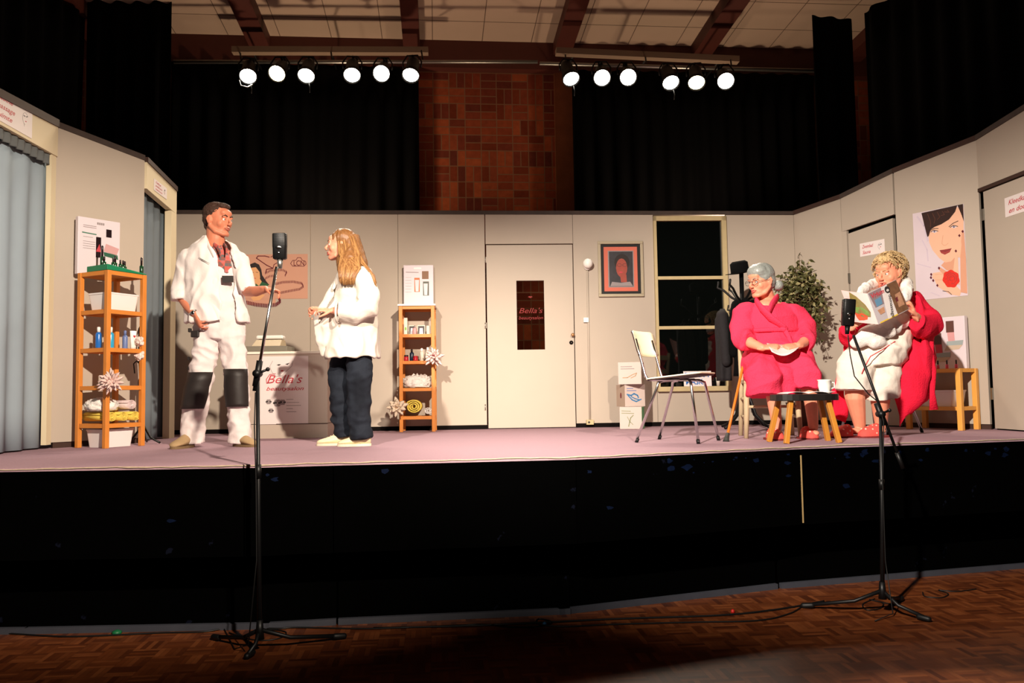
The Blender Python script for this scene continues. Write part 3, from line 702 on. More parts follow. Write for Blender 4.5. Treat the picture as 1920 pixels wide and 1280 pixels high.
# silk flowers
def flower(name, c, rad, n, mat, mat2, lab, seed, ln=1.0, pw=.22, ax=(0, -1, .1)):
    random.seed(seed); t = thing(name, c, lab, 'flower'); c = V(c); ax_ = V(ax).normalized(); a, b = basis(ax_)
    o = MB()
    for i in range(n):
        ly = i / n; ang = i * 2.39996 + random.uniform(-.2, .2); el = .15 + 1.25 * (1 - ly) * random.uniform(.8, 1.1)
        d = (a * math.cos(ang) + b * math.sin(ang)) * math.cos(el) + ax_ * math.sin(el)
        L_ = rad * random.uniform(.75, 1.1) * (.65 + .35 * math.cos(el)) * ln; s_ = d.cross(ax_ if abs(d.dot(ax_)) < .95 else a).normalized(); k_ = s_.cross(d)
        w_ = rad * pw; bend = ax_ * rad * .12
        pr = [(0, .15), (.3, .7), (.6, 1), (.85, .6), (1, .05)]
        vs = []
        for tt, ww in pr:
            m_ = c + d * (L_ * tt) - bend * tt * tt * 1.2
            vs += [m_ - s_ * w_ * ww, m_ + k_ * w_ * .35 * ww, m_ + s_ * w_ * ww, m_ - k_ * w_ * .15 * ww]
        fs = []
        for q in range(len(pr) - 1):
            for e in range(4): fs.append((4 * q + e, 4 * q + (e + 1) % 4, 4 * q + 4 + (e + 1) % 4, 4 * q + 4 + e))
        o.add(vs, fs, mat, True)
    o.build('petals', t)
    o = MB(); o.cyl(c - ax_ * .01, c + V((0, .10, -.01)), .006, m_core2, n=6); o.build('clip', t)
    o = MB(); o.ell(c + ax_ * rad * .2, rad * .2, mat2, nu=10, nv=6)
    for i in range(14):
        d = V((random.gauss(0, 1), random.gauss(0, 1), random.gauss(0, 1))).normalized(); d = (d + ax_ * 1.2).normalized(); o.cyl(c, c + d * rad * .45, rad * .02, mat2, n=5); o.ell(c + d * rad * .45, rad * .035, mat2, nu=6, nv=4)
    o.build('heart', t); random.seed(7); return t
m_pet = pm('pale_petal', (226, 196, 188), .7, .12, 60); m_pet2 = pm('cream_petal', (214, 196, 174), .7, .2, 40); m_pet3 = pm('white_petal', (236, 214, 206), .7, .05, 40)
m_core = pm('maroon_core', (104, 38, 46), .8, .2, 60); m_core2 = pm('beige_core', (170, 140, 108), .8, .2, 60)
def onpost(px, py, off): 
    fr = Frame(T1(.0, .33 + off, 0), u2, (0, 0, 1), n2_); a, b = fr.px(px, py); return fr.pt(a, b)
flower('silk_flower', P(209, 716, (T1(.0, .33, 0)).y - .06), .115, 46, m_pet, m_pet, 'pale pink pointed silk flower clipped to the left shelf tower', 3, pw=.13)
pf = T1(.36, .33, 0)
flower('silk_flower', P(262, 640, pf.y - .03), .055, 22, m_pet3, m_pet3, 'small white silk flower, upper one on the right post', 4, pw=.4)
flower('silk_flower', P(262, 667, pf.y - .03), .055, 22, m_pet3, m_pet3, 'small white silk flower, lower one on the right post', 5, pw=.4)
# black stand behind the tower
r = thing('light_stand', G(247, 829, S), 'black folded stand behind the left shelf tower', 'stand')
b0 = G(247, 829, S); b0 = T1(.52, .13, 0)
r.location = b0
o = MB(); o.cyl(b0 + V((0, 0, .05)), b0 + V((-.02, 0, .52)), .014, m_bmetal); o.tube([b0 + V((-.02, 0, .5)), b0 + V((-.035, 0, .72)), b0 + V((-.04, .0, .95)), b0 + V((.0, .0, 1.03))], [.014, .011, .008, .006], m_bmetal); o.build('pole', r)
for q in (.2, 2.3, 4.4):
    o = MB(); d = V((math.cos(q - .5), math.sin(q - .5), 0)); o.tube([b0 + V((0, 0, .16)), b0 + d * .08 + V((0, 0, .05)), b0 + d * .17 + V((0, 0, .012))], .009, m_bmetal, n=8); o.build('leg', r)
o = MB(); o.ell(b0 + V((-.02, 0, .5)), (.025, .025, .05), m_bmetal); o.ell(b0 + V((-.03, -.02, .7)), (.018, .02, .04), m_bmetal); o.tube([b0 + V((-.03, -.02, .7)), b0 + V((-.07, -.03, .66)), b0 + V((-.06, -.03, .58))], .005, m_bmetal, n=6); o.build('clamp', r)

# left curtains
m_curt = pm('blue_grey_curtain', (146, 160, 170), .8, .06, 6, spec=.1)
m_pelm = pm('grey_gauze', (96, 100, 100), .9, .1, 8)
c0 = FL1.pt(0, 0, -.055); c1 = FL1.pt(FL1.L + .16, 0, -.055); 
o = curtain('door_curtain', c0, c1, S + .012, S + hbz0 + .04, .020, .24, m_curt); tag(o, 'pale blue-grey curtain hanging in the left doorway at the frame edge', 'curtain')
o = curtain('curtain_pelmet', FL1.pt(0, 0, -.015), FL1.pt(FL1.L - .03, 0, -.015), S + hbz0 - .085, S + hbz0 - .002, .012, .09, m_pelm); tag(o, 'short dark gathered pelmet above the left doorway curtain', 'pelmet')
m_curt2 = pm('grey_curtain', (112, 122, 128), .8, .06, 6, spec=.1)
o = curtain('door_curtain', FL3.pt(.02, 0, -.07), FL3.pt(FL3.L + .10, 0, -.07), S + .012, S + c3 + .02, .02, .2, m_curt2, z1b=S + d3 + .02); tag(o, 'grey-blue curtain in the narrow doorway behind the shelf tower', 'curtain')

# signs
def sign(fr, a0, a1, b0, b1, lines, lab, logo=True, rot=0):
    o = MB(); W, H = a1 - a0, b1 - b0; f = fr.sub((a0 + a1) / 2, (b0 + b1) / 2, 0)
    cr, sr = math.cos(rot), math.sin(rot); f = Frame(f.o, fr.u * cr + fr.v * sr, fr.v * cr - fr.u * sr, fr.n)
    f = f.sub(-W / 2, -H / 2)
    slab(o, f, 0, W, 0, H, .0, .002, m_paper); n_ = len(lines)
    for i, s_ in enumerate(lines):
        hh = H * .5 / n_; text(o, f, s_, W * .1, H * (1 - (i + .85) / n_ * .86 - .04), hh, .003, m_red, wd=W * (.52 if logo else .8) * min(1, len(s_) / 8), shear=.35, bold=.01)
    if logo:
        x, y, r_ = W * .82, H * .55, H * .17
        line2(o, f, circ(x, y, r_, r_ * 1.2, 12, .6, 5.0), .002, .003, m_grey); line2(o, f, [(x - r_ * .6, y + r_ * .5), (x - .1 * r_, y + r_ * .45)], .006, .003, m_ink); line2(o, f, [(x + r_ * .3, y + r_ * .5), (x + r_ * .8, y + r_ * .7)], .006, .003, m_ink)
        line2(o, f, [(x, y - r_ * .5), (x + r_ * .4, y - r_ * .45)], .006, .003, m_red); line2(o, f, [(x - r_ * .5, y - r_), (x - r_ * .3, y - r_ * 1.6)], .002, .003, m_grey)
    return tag(o.build('paper_sign'), lab, 'sign')
a1_, b1_ = FL1.px(55, 209); a2_, b2_ = FL1.px(52, 259)
fl1s = FL1.sub(0, 0, .021)
sign(fl1s, a1_ - .52, a1_, b2_ - .0, b1_ + .01, ['Cabine', 'massage', 'ruimte'], 'white paper sign with red writing on the far left header')
a1_, b1_ = FL3.px(284, 332); a2_, b2_ = FL3.px(308, 374)
sign(FL3.sub(0, 0, .021), a1_, a2_, b2_ + .0, b1_ - .01, ['Cabine', 'pedicure', 'manicure'], 'small paper sign on the narrow cream header')
a1_, b1_ = FR2.px(1611, 456); a2_, b2_ = FR2.px(1658, 466)
sign(FR2.sub(0, 0, -.008), a1_, a2_, FR2.px(1620, 480)[1], FR2.px(1620, 455)[1] + .0, ['Zwembad', 'Sauna'], 'paper sign with red writing on the door behind the blonde woman')
a1_, b1_ = FR4.px(1882, 372); b2_ = FR4.px(1886, 407)[1]
sign(FR4.sub(0, 0, -.008), a1_, a1_ + .42, b2_, b1_, ['Kleedkamers', 'en douches'], 'paper sign with red writing on the far right door', logo=False)

# ------------------------------------------------------------------ counter with poster and till
m_cnt = pm('counter_white', (184, 170, 156), .5, .03, 6); m_cntop = pm('counter_top', (236, 230, 214), .35, .02, 6)
zct = .775
ca = G(462, 822, S); dC = 7.4
p0 = P(455, 700, dC); p1 = P(614, 700, dC + .02); p0.z = p1.z = S
FC = wf(p0, p1); r = thing('reception_counter', FC.pt(FC.L / 2, 0, -.22), 'low cream reception counter with a beauty salon poster', 'counter')
o = MB(); slab(o, FC, 0, FC.L, .13, zct - .022, -.45, 0, m_cnt); slab(o, FC, 0.0, FC.L - .0, 0, .125, -.45, -.006, m_cnt); slab(o, FC, .3, FC.L, .125, .13, -.01, .004, m_brown); o.build('cabinet', r)
o = MB(); slab(o, FC, -.01, FC.L + .012, zct - .022, zct, -.46, .015, m_cntop); o.build('worktop', r, bev=.003)
a0, b1 = FC.px(488, 668); a1, b0 = FC.px(578, 794)
o = MB(); slab(o, FC, a0, a1, b0, b1, 0, .003, m_paper); f = FC.sub(a0, b0, .0035); W, H = a1 - a0, b1 - b0
text(o, f, "Bella's", W * .12, H * .60, H * .125, .001, m_red, wd=W * .74, shear=.35, bold=.0)
text(o, f, 'beautysalon', W * .12, H * .495, H * .055, .001, m_red, wd=W * .78, shear=.35, bold=.01)
line2(o, f, [(W * .26, H * .62), (W * .14, H * .60), (W * .13, H * .66), (W * .2, H * .73), (W * .32, H * .74)], .006, .001, m_red)
for x, y, q in ((.34, .87, .2), (.52, .88, .5)):
    poly(o, f, [(W * x, H * y), (W * (x + .05), H * (y + .012)), (W * (x + .1), H * (y + .01 * q * 4)), (W * (x + .05), H * (y - .012))], .001, m_ink)
poly(o, f, [(W * .42, H * .785), (W * .46, H * .795), (W * .5, H * .785), (W * .46, H * .77)], .001, m_red)
line2(o, f, [(W * .26, H * .93), (W * .2, H * .85), (W * .24, H * .77), (W * .33, H * .70), (W * .45, H * .71), (W * .55, H * .78), (W * .66, H * .85), (W * .68, H * .93)], .003, .001, m_grey)
for x, y, rr in ((.18, .33, .055), (.36, .31, .08), (.47, .32, .06), (.23, .20, .05)):
    for k_ in range(6): poly(o, f, [(W * x + rr * W * (math.cos(k_ * 1.05) * .6 + .55 * math.cos(q)), H * y + rr * W * (math.sin(k_ * 1.05) * .6 + .4 * math.sin(q))) for q in [e * PI / 4 for e in range(8)]], .001 + .0002 * k_, m_grey if k_ % 3 else m_ink)
for i, w_ in enumerate((.14, .26, .3, .13, .2)): line2(o, f, [(W * .55, H * (.36 - .045 * i)), (W * (.55 + w_), H * (.36 - .045 * i))], .004, .001, m_grey)
f_ = o.build('poster', r); f_['label'] = "white poster reading Bella's beautysalon"
# till
m_till = pm('till_beige', (176, 158, 128), .5, .05, 10); m_tillg = pm('till_grey', (116, 110, 98), .5, .05, 10)
r = thing('cash_register', FC.pt(.28, zct, -.2), 'beige till with a bright display on the reception counter', 'cash register')
ta = FC.px(462, 650, -.1)[0]; tb = FC.px(540, 650, -.1)[0]; bt = zct
o = MB(); slab(o, FC, ta, tb, bt + .001, bt + .055, -.36, -.06, m_tillg); o.build('drawer', r, bev=.004)
tc_ = FC.px(472, 650, -.1)[0]; td = FC.px(526, 650, -.1)[0]
o = MB(); o.add([FC.pt(a, b, c) for a, b, c in ((tc_, bt + .056, -.08), (td, bt + .056, -.08), (td, bt + .056, -.34), (tc_, bt + .056, -.34), (tc_ + .01, bt + .12, -.2), (td - .015, bt + .12, -.2), (td - .015, bt + .125, -.33), (tc_ + .01, bt + .125, -.33))], [(0, 1, 2, 3), (4, 5, 6, 7), (0, 1, 5, 4), (1, 2, 6, 5), (2, 3, 7, 6), (3, 0, 4, 7)], m_till); o.build('body', r, bev=.005)
o = MB(); c_ = FC.pt((tc_ + td) / 2, bt + .145, -.26); o.box(c_, (.25, .10, .035), m_white, rot=math.atan2(FC.u.y, FC.u.x), bev=.014); o.build('display_hood', r)

# LCN poster
a0, b1 = FB.px(452, 477); a1, b0 = FB.px(577, 570)
m_pk = pm('peach_print', (196, 146, 122), .5, .06, 3); m_skin2 = pm('printed_skin', (216, 160, 110), .6, .05, 8); m_hair2 = pm('printed_hair', (34, 24, 22), .6, .1, 20); m_gr3 = pm('printed_green', (34, 84, 50), .6, .1, 10)
def lcn():
    o = MB(); W, H = a1 - a0, b1 - b0; f = FB.sub(a0, b0, .004)
    slab(o, FB, a0, a1, b0 + H * .11, b1, .001, .004, m_pk); slab(o, FB, a0, a0 + W * .52, b0, b0 + H * .115, .001, .004, m_pk)
    X = lambda p: FB.px(*p); 
    def w2(pts): return [(X(p)[0] - a0, X(p)[1] - b0) for p in pts]
    line2(o, f, w2([(505, 482), (497, 480), (484, 480), (481, 484), (500, 497), (512, 503), (500, 505), (498, 512)]), .010, .001, m_core)
    line2(o, f, w2([(508, 482), (513, 479), (522, 482), (528, 488), (514, 496), (512, 503)]), .008, .001, m_core)
    def beads(pts, nn, wd, mt_):
        pts = [V(p) for p in w2(pts)]; Ls = [(q - p).length for p, q in zip(pts[:-1], pts[1:])]; T = sum(Ls)
        for i in range(nn):
            s_ = T * i / (nn - 1); j = 0
            while j < len(Ls) - 1 and s_ > Ls[j]: s_ -= Ls[j]; j += 1
            p = pts[j].lerp(pts[j + 1], min(1, s_ / Ls[j])); poly(o, f, [(p.x - wd * .3, p.y - wd), (p.x + wd * .3, p.y - wd), (p.x + wd * .3, p.y + wd), (p.x - wd * .3, p.y + wd)], .001, mt_)
    beads([(498, 512), (508, 507), (530, 506), (538, 510), (535, 516)], 18, .012, m_core)
    beads([(498, 522), (505, 518), (512, 517)], 6, .012, m_core)
    beads([(515, 533), (530, 529), (550, 528), (566, 531), (569, 537), (562, 542), (545, 545), (525, 549)], 40, .013, m_core)
    beads([(463, 567), (480, 571), (500, 573), (518, 571), (526, 565), (523, 559)], 24, .02, m_core)
    text(o, f, 'LCN', *w2([(550, 498)])[0], .055, .001, m_core, wd=.11, bold=.01)
    line2(o, f, w2([(549, 499), (545, 494), (549, 488), (555, 488), (558, 483), (564, 483), (567, 488), (573, 490), (574, 495), (570, 499), (549, 499)]), .006, .001, m_core)
    poly(o, f, w2([(466, 514), (466, 503), (470, 495), (478, 492), (486, 496), (490, 505), (492, 516), (500, 528), (505, 534), (492, 536), (478, 520)]), .001, m_hair2)
    poly(o, f, w2([(468, 508), (472, 502), (480, 501), (487, 510), (488, 520), (486, 530), (480, 532), (473, 524)]), .0016, m_skin2)
    poly(o, f, w2([(480, 530), (490, 527), (505, 534), (496, 540), (478, 540)]), .0018, m_gr3)
    poly(o, f, w2([(486, 520), (491, 528), (486, 536), (478, 530)]), .002, m_skin2)
    poly(o, f, w2([(470, 558), (488, 550), (497, 553), (488, 562), (476, 564)]), .0018, m_skin2)
    line2(o, f, w2([(472, 511), (476, 511)]), .004, .002, m_hair2); line2(o, f, w2([(480, 510), (484, 511)]), .004, .002, m_hair2); line2(o, f, w2([(475, 521), (480, 522)]), .006, .002, m_red)
    tag(o.build('poster'), 'peach nail cosmetics poster with a dark-haired woman behind the man', 'poster')
lcn()

# ------------------------------------------------------------------ middle tower on the back wall
m_wood2 = pm('brown_orange_wood', (176, 98, 48), .5, .12, 12)
a0, _ = FB.px(749, 700, .3); a1, _ = FB.px(816, 700, .3)
A2 = FB.pt(a0, 0, .34); wT = a1 - a0
def zz(y): return FB.px(782, y, .34)[1]
lv = [zz(780), zz(727), zz(676), zz(626), zz(573)]
tower2 = shelf_tower('shelf_tower', FB.pt(a0, 0, .02), FB.u, FB.n, wT, .32, lv, 'narrow brown wood shelf tower on the back wall')
FM = Frame(FB.pt(a0, 0, .02), FB.u, (0, 0, 1), FB.n)
o = MB(); slab(o, FM, -.01, wT + .01, lv[4] + .001, lv[4] + .018, 0, .33, m_white); tag(o.build('white_tray'), 'thin white board lying on top of the middle shelf tower', 'board')
def draw2(o, f, W, H):
    line2(o, f, [(W * .36, H * .92), (W * .58, H * .92)], .016, .002, m_white)
    line2(o, f, [(W * .08, H * .83), (W * .5, H * .82)], .006, .002, m_grey)
    for i in range(6): line2(o, f, [(W * .06, H * (.7 - .07 * i)), (W * .26, H * (.7 - .07 * i))], .002, .002, m_grey)
    for x, y, w_, h_, m_ in ((.36, .35, .18, .34, pm('orange_print', (196, 110, 66), .6)), (.62, .66, .22, .19, pm('brown_print', (130, 96, 72), .6)), (.65, .26, .2, .34, pm('slate_print', (96, 100, 92), .6))): poly(o, f, [(W * x, H * y), (W * (x + w_), H * y), (W * (x + w_), H * (y + h_)), (W * x, H * (y + h_))], .002, m_)
    for x, y in ((.4, .36), (.69, .27)): poly(o, f, [(W * x, H * y), (W * (x + .1), H * y), (W * (x + .12), H * (y + .28)), (W * (x - .02), H * (y + .28))], .0026, m_panel)
bz = lv[4] + .0195; top_ = FM.px(782, 497, .06)[1]
display('product_display', FM.sub(0, 0, .03), .03, wT - .02, bz, top_, .04, 'bowed product display board on top of the middle shelf tower', draw2)
pinkb = pm('pink_box', (206, 150, 150), .5); whb = pm('pale_box', (206, 196, 180), .5)
def item(nm_, fr, a, b, c, w_, h_, d_, mat, lab, cat='box', face=None, grp='products on the middle tower'):
    r = thing(nm_, fr.pt(a + w_ / 2, b, c + d_ / 2), lab, cat, grp); o = MB(); slab(o, fr, a, a + w_, b, b + h_, c, c + d_, mat); o.build('carton', r, bev=.002)
    if face: o = MB(); face(o, fr.sub(a, b, c + d_), w_, h_); o.build('print', r)
    return r
z3_ = lv[3] + .001
item('product_box', FM, .045, z3_, .2, .035, .17, .05, whb, 'tall pale box with a green leaf mark, top shelf of middle tower', face=lambda o, f, W, H: poly(o, f, circ(W * .5, H * .35, W * .3, H * .1), .001, pm('leaf_green', (120, 170, 70), .6)))
for i, (x, lab) in enumerate(((.085, 'black and white framed product card, left on the top shelf'), (.175, 'black and white framed product card, right on the top shelf'))):
    def fc(o, f, W, H, i=i):
        poly(o, f, [(W * .1, H * .1), (W * .9, H * .1), (W * .9, H * .9), (W * .1, H * .9)], .001, m_dcap); poly(o, f, [(W * .25, H * .1), (W * .75, H * .1), (W * .7, H * .7), (W * .3, H * .7)], .0016, m_panel)
    item('product_box', FM, x, z3_, .15, .08, .10, .03, whb, lab, face=fc)
bottle('perfume_bottle', FM.pt(.155, z3_, .25), .02, .09, pinkb, m_chrome, 'small pink perfume bottle with shiny cap on the top shelf', grp='products on the middle tower')
item('product_box', FM, .27, z3_, .18, .04, .09, .05, whb, 'small pale box at the right end of the top shelf')
z2_ = lv[2] + .001
m_redp = pm('red_pot', (186, 30, 46), .3); m_navy = pm('navy_bottle', (24, 36, 60), .25)
bottle('cream_jar', FM.pt(.065, z2_, .24), .024, .06, m_redp, m_dcap, 'red jar at the left of the second shelf', 'jar', 'products on the middle tower', neck=.9)
bottle('perfume_bottle', FM.pt(.12, z2_, .22), .022, .12, m_navy, m_dcap, 'navy bottle on the second shelf of the middle tower', grp='products on the middle tower')
bottle('cream_jar', FM.pt(.16, z2_, .26), .025, .05, m_redp, m_redp, 'bright red round jar in the middle of the second shelf', 'jar', 'products on the middle tower', neck=.9)
bottle('lotion_bottle', FM.pt(.22, z2_, .2), .022, .13, whb, m_white, 'pale bottle on the second shelf, left of two', grp='products on the middle tower')
bottle('lotion_bottle', FM.pt(.28, z2_, .18), .024, .14, whb, m_white, 'pale bottle on the second shelf beside the dark-hearted flower', grp='products on the middle tower')
lump('crumpled_towel', FM.pt(.17, lv[1] + .003, .2), .14, .10, .075, m_towelw, 'crumpled white towel on the third shelf of the middle tower', seed=5, amp=.35, fr=12)
rolled('rolled_towel', FM.pt(.14, lv[0] + .095, .05), FM.pt(.14, lv[0] + .095, .30), .085, m_towely, 'large yellow rolled towel in the middle tower')
rolled('rolled_towel', FM.pt(.285, lv[0] + .05, .2), FM.pt(.285, lv[0] + .05, .31), .042, m_towelw, 'white rolled towel at the bottom of the middle tower')
flower('silk_flower', P(814, 668, FM.pt(.3, 0, .38).y - .03), .125, 26, m_pet, m_core, 'silk flower with dark maroon heart on the middle tower', 11, pw=.17)
flower('silk_flower', P(744, 763, FM.pt(.0, 0, .38).y - .03), .125, 24, m_pet2, m_core2, 'cream silk flower at the lower left of the middle tower', 12, pw=.2)

# ------------------------------------------------------------------ wall lamp, picture, boxes
a, b = FB.px(1102, 494, .05); r = thing('wall_lamp', FB.pt(a, b, 0), 'white globe wall lamp with a conduit running down', 'lamp')
o = MB(); o.ell(FB.pt(a, b, .065), .052, m_white, nu=20, nv=14); o.build('globe', r)
o = MB(); o.cyl(FB.pt(a, b - .03, .0), FB.pt(a, b - .03, .04), .035, m_white); o.build('lamp_base', r)
ab, bb = FB.px(1107, 792)
o = MB(); o.cyl(FB.pt(a, b - .05, .01), FB.pt(ab - .005, bb, .01), .010, m_wall, n=8); o.build('conduit', r)
aj, bj = FB.px(1098, 600); o = MB(); slab(o, FB, aj - .025, aj + .03, bj - .025, bj + .025, 0, .03, m_white); o.build('switch_box', r, bev=.004)
o = MB(); slab(o, FB, ab - .045, ab + .03, bb - .02, bb + .03, 0, .04, m_wf); o.cyl(FB.pt(ab - .02, bb + .005, .04), FB.pt(ab - .02, bb + .005, .043), .012, m_ink, n=10); o.build('wall_socket', r, bev=.004)
a0, b1 = FB.px(1120, 453); a1, b0 = FB.px(1207, 556)
r = thing('framed_picture', FB.pt((a0 + a1) / 2, b0, .01), 'framed portrait with pink mat hanging on the back wall', 'picture')
m_silver = pm('champagne_frame', (168, 156, 132), .45, .05, 20, metal=.1); m_salmon = pm('salmon_mat', (200, 104, 84), .7, .04, 10)
o = MB(); fw = .03
for q in ((a0, a1, b0, b0 + fw), (a0, a1, b1 - fw, b1), (a0, a0 + fw, b0 + fw, b1 - fw), (a1 - fw, a1, b0 + fw, b1 - fw)): slab(o, FB, *q, .004, .03, m_silver)
o.build('frame', r, bev=.003)
o = MB(); W, H = a1 - a0, b1 - b0; f = FB.sub(a0, b0, .006)
def rc(x0, x1, y0, y1, c, m_): poly(o, f, [(W * x0, H * y0), (W * x1, H * y0), (W * x1, H * y1), (W * x0, H * y1)], c, m_)
rc(.05, .95, .04, .96, .004, pm('black_mat', (16, 14, 14), .6)); rc(.13, .87, .10, .90, .007, m_salmon); rc(.22, .79, .17, .83, .008, m_grey); rc(.245, .77, .185, .815, .009, pm('photo_dark', (52, 50, 54), .4, .5, 14))
poly(o, f, circ(W * .53, H * .62, W * .17, H * .15), .0096, m_hair2); m_face = pm('photo_face', (150, 66, 52), .5, .2, 30)
poly(o, f, circ(W * .52, H * .52, W * .125, H * .17), .0102, m_face); poly(o, f, [(W * .48, H * .40), (W * .62, H * .40), (W * .63, H * .26), (W * .5, H * .26)], .0100, m_face)
poly(o, f, [(W * .26, H * .19), (W * .76, H * .19), (W * .7, H * .27), (W * .5, H * .25), (W * .3, H * .27)], .0106, m_grey)
line2(o, f, circ(W * .47, H * .57, W * .05, H * .025, 10) + [(W * .52, H * .57)], .003, .011, m_ink); line2(o, f, circ(W * .59, H * .57, W * .05, H * .025, 10) + [(W * .64, H * .57)], .003, .011, m_ink)
poly(o, f, circ(W * .5, H * .44, W * .045, H * .012), .011, m_red)
o.build('print', r)
# cardboard boxes
def carton(x0, x1, y0, y1, rot, fc, lab, mat=m_paper, sidem=None, dq=.13):
    p = P((x0 + x1) / 2, y1, dq); 
m_boxw = pm('carton_white', (196, 180, 172), .6, .03, 10); m_boxs = pm('carton_side', (160, 140, 124), .6, .03, 10); m_boxg = pm('carton_green', (84, 160, 106), .6, .05, 10)
bp = P(1187, 803, 8.35); bx = bp.x; s1 = 1550 / 8.35
def cart(cx0, cx1, y0, y1, z0, h, side_mat, side_left, face, lab):
    w_ = (cx1 - cx0) / s1; r = thing('product_carton', (0, 0, 0), lab, 'box', 'stacked cartons by the window')
    ang = .35 if side_left else -.35; u_ = V((math.cos(ang), math.sin(ang), 0)) if False else FB.u
    A_ = P(cx0, 700, 8.2); A_.z = S + z0; f = Frame(A_, FB.u * math.cos(ang) + FB.n * (-math.sin(ang)), (0, 0, 1), None); nn = V((f.u.y, -f.u.x, 0)); f.n = nn if nn.y < 0 else -nn
    f.u = V((math.cos(-ang if side_left else -ang), 0, 0)) if False else f.u
    r.location = f.pt(w_ / 2, 0, -.1)
    o = MB(); slab(o, f, 0, w_ / math.cos(ang), 0, h, -.17, 0, m_boxw)
    o.build('carton', r, bev=.002)
    o = MB(); ww = w_ / math.cos(ang)
    if side_left: g_ = Frame(f.pt(0, 0, 0), -f.n, (0, 0, 1), -f.u)
    else: g_ = Frame(f.pt(ww, 0, -.17), f.n, (0, 0, 1), f.u)
    poly(o, g_, [(.002, .002), (.168, .002), (.168, h - .002), (.002, h - .002)], .001, side_mat)
    if side_left: poly(o, g_, circ(.08, h * .5, .015, .03, 8), .0015, m_core)
    o.build('side_print', r); o = MB(); face(o, f.sub(0, 0, 0), ww, h); o.build('front_print', r)
hz = .218
def fA(o, f, W, H):
    line2(o, f, [(W * .12, H * .8), (W * .6, H * .8)], .007, .001, m_grey); line2(o, f, [(W * .12, H * .7), (W * .7, H * .7)], .007, .001, m_grey)
    line2(o, f, [(W * .2, H * .3), (W * .4, H * .3), (W * .6, H * .42), (W * .8, H * .5), (W * .75, H * .38), (W * .55, H * .28)], .008, .001, m_core2)
def fBb(o, f, W, H):
    bb_ = pm('blue_print', (58, 120, 170), .6); line2(o, f, [(W * .1, H * .82), (W * .4, H * .82)], .007, .001, m_bl2); line2(o, f, [(W * .1, H * .72), (W * .56, H * .72)], .007, .001, m_bl2)
    line2(o, f, [(W * .1, H * .55), (W * .3, H * .5), (W * .45, H * .58), (W * .62, H * .5), (W * .66, H * .4)], .014, .001, bb_); line2(o, f, [(W * .15, H * .5), (W * .35, H * .3), (W * .55, H * .22), (W * .8, H * .32)], .012, .001, bb_); line2(o, f, [(W * .3, H * .45), (W * .5, H * .35), (W * .7, H * .3)], .01, .001, bb_)
def fCc(o, f, W, H):
    gg = pm('olive_print', (130, 138, 104), .6); line2(o, f, [(W * .1, H * .82), (W * .5, H * .8)], .007, .001, gg); line2(o, f, [(W * .1, H * .72), (W * .65, H * .7)], .007, .001, gg)
    line2(o, f, [(W * .62, H * .62), (W * .5, H * .5), (W * .45, H * .3), (W * .4, H * .12)], .010, .001, gg); line2(o, f, [(W * .35, H * .55), (W * .45, H * .35), (W * .6, H * .2)], .006, .001, gg)
cart(1160, 1198, 0, 0, .001, hz, m_boxg, False, fCc, 'bottom carton of the stack by the window, green side')
cart(1171, 1211, 0, 0, hz + .003, hz, m_boxs, True, fBb, 'middle carton of the stack by the window, blue hand print')
cart(1159, 1199, 0, 0, 2 * hz + .005, hz, m_boxs, False, fA, 'top carton of the stack by the window, brown print')
# small things on the window ledge
fy, fz = FB.px(1282, 726, .03)
o = MB(); a1_ = FB.px(1334, 726, .03)[0]; fL = Frame(FB.pt(fy, wb0 + .051, .045), FB.u, (0, .12, 1), None); fL.n = -V((0, 1, -.12)).normalized()
slab(o, fL, 0, a1_ - fy, 0, .16, -.004, 0, m_paper); text(o, fL, 'BEAUTY', .01, .095, .05, .001, m_bl, wd=a1_ - fy - .02, bold=.02); text(o, fL, 'MASK', .02, .02, .055, .001, m_bl, wd=(a1_ - fy) * .62, bold=.02)
tag(o.build('beauty_mask_card'), 'card reading BEAUTY MASK on the window ledge', 'card')
ac = FB.px(1346, 720, .02)[0]; c = FB.pt(ac, wb0 + .0515, .03)
o = MB(); o.lathe([(.001, 0), (.016, 0), (.024, .09), (.021, .09), (.014, .004), (.001, .004)], whb, c, n=16); tag(o.build('paper_cup'), 'small pale cup on the window ledge beside the card', 'cup')

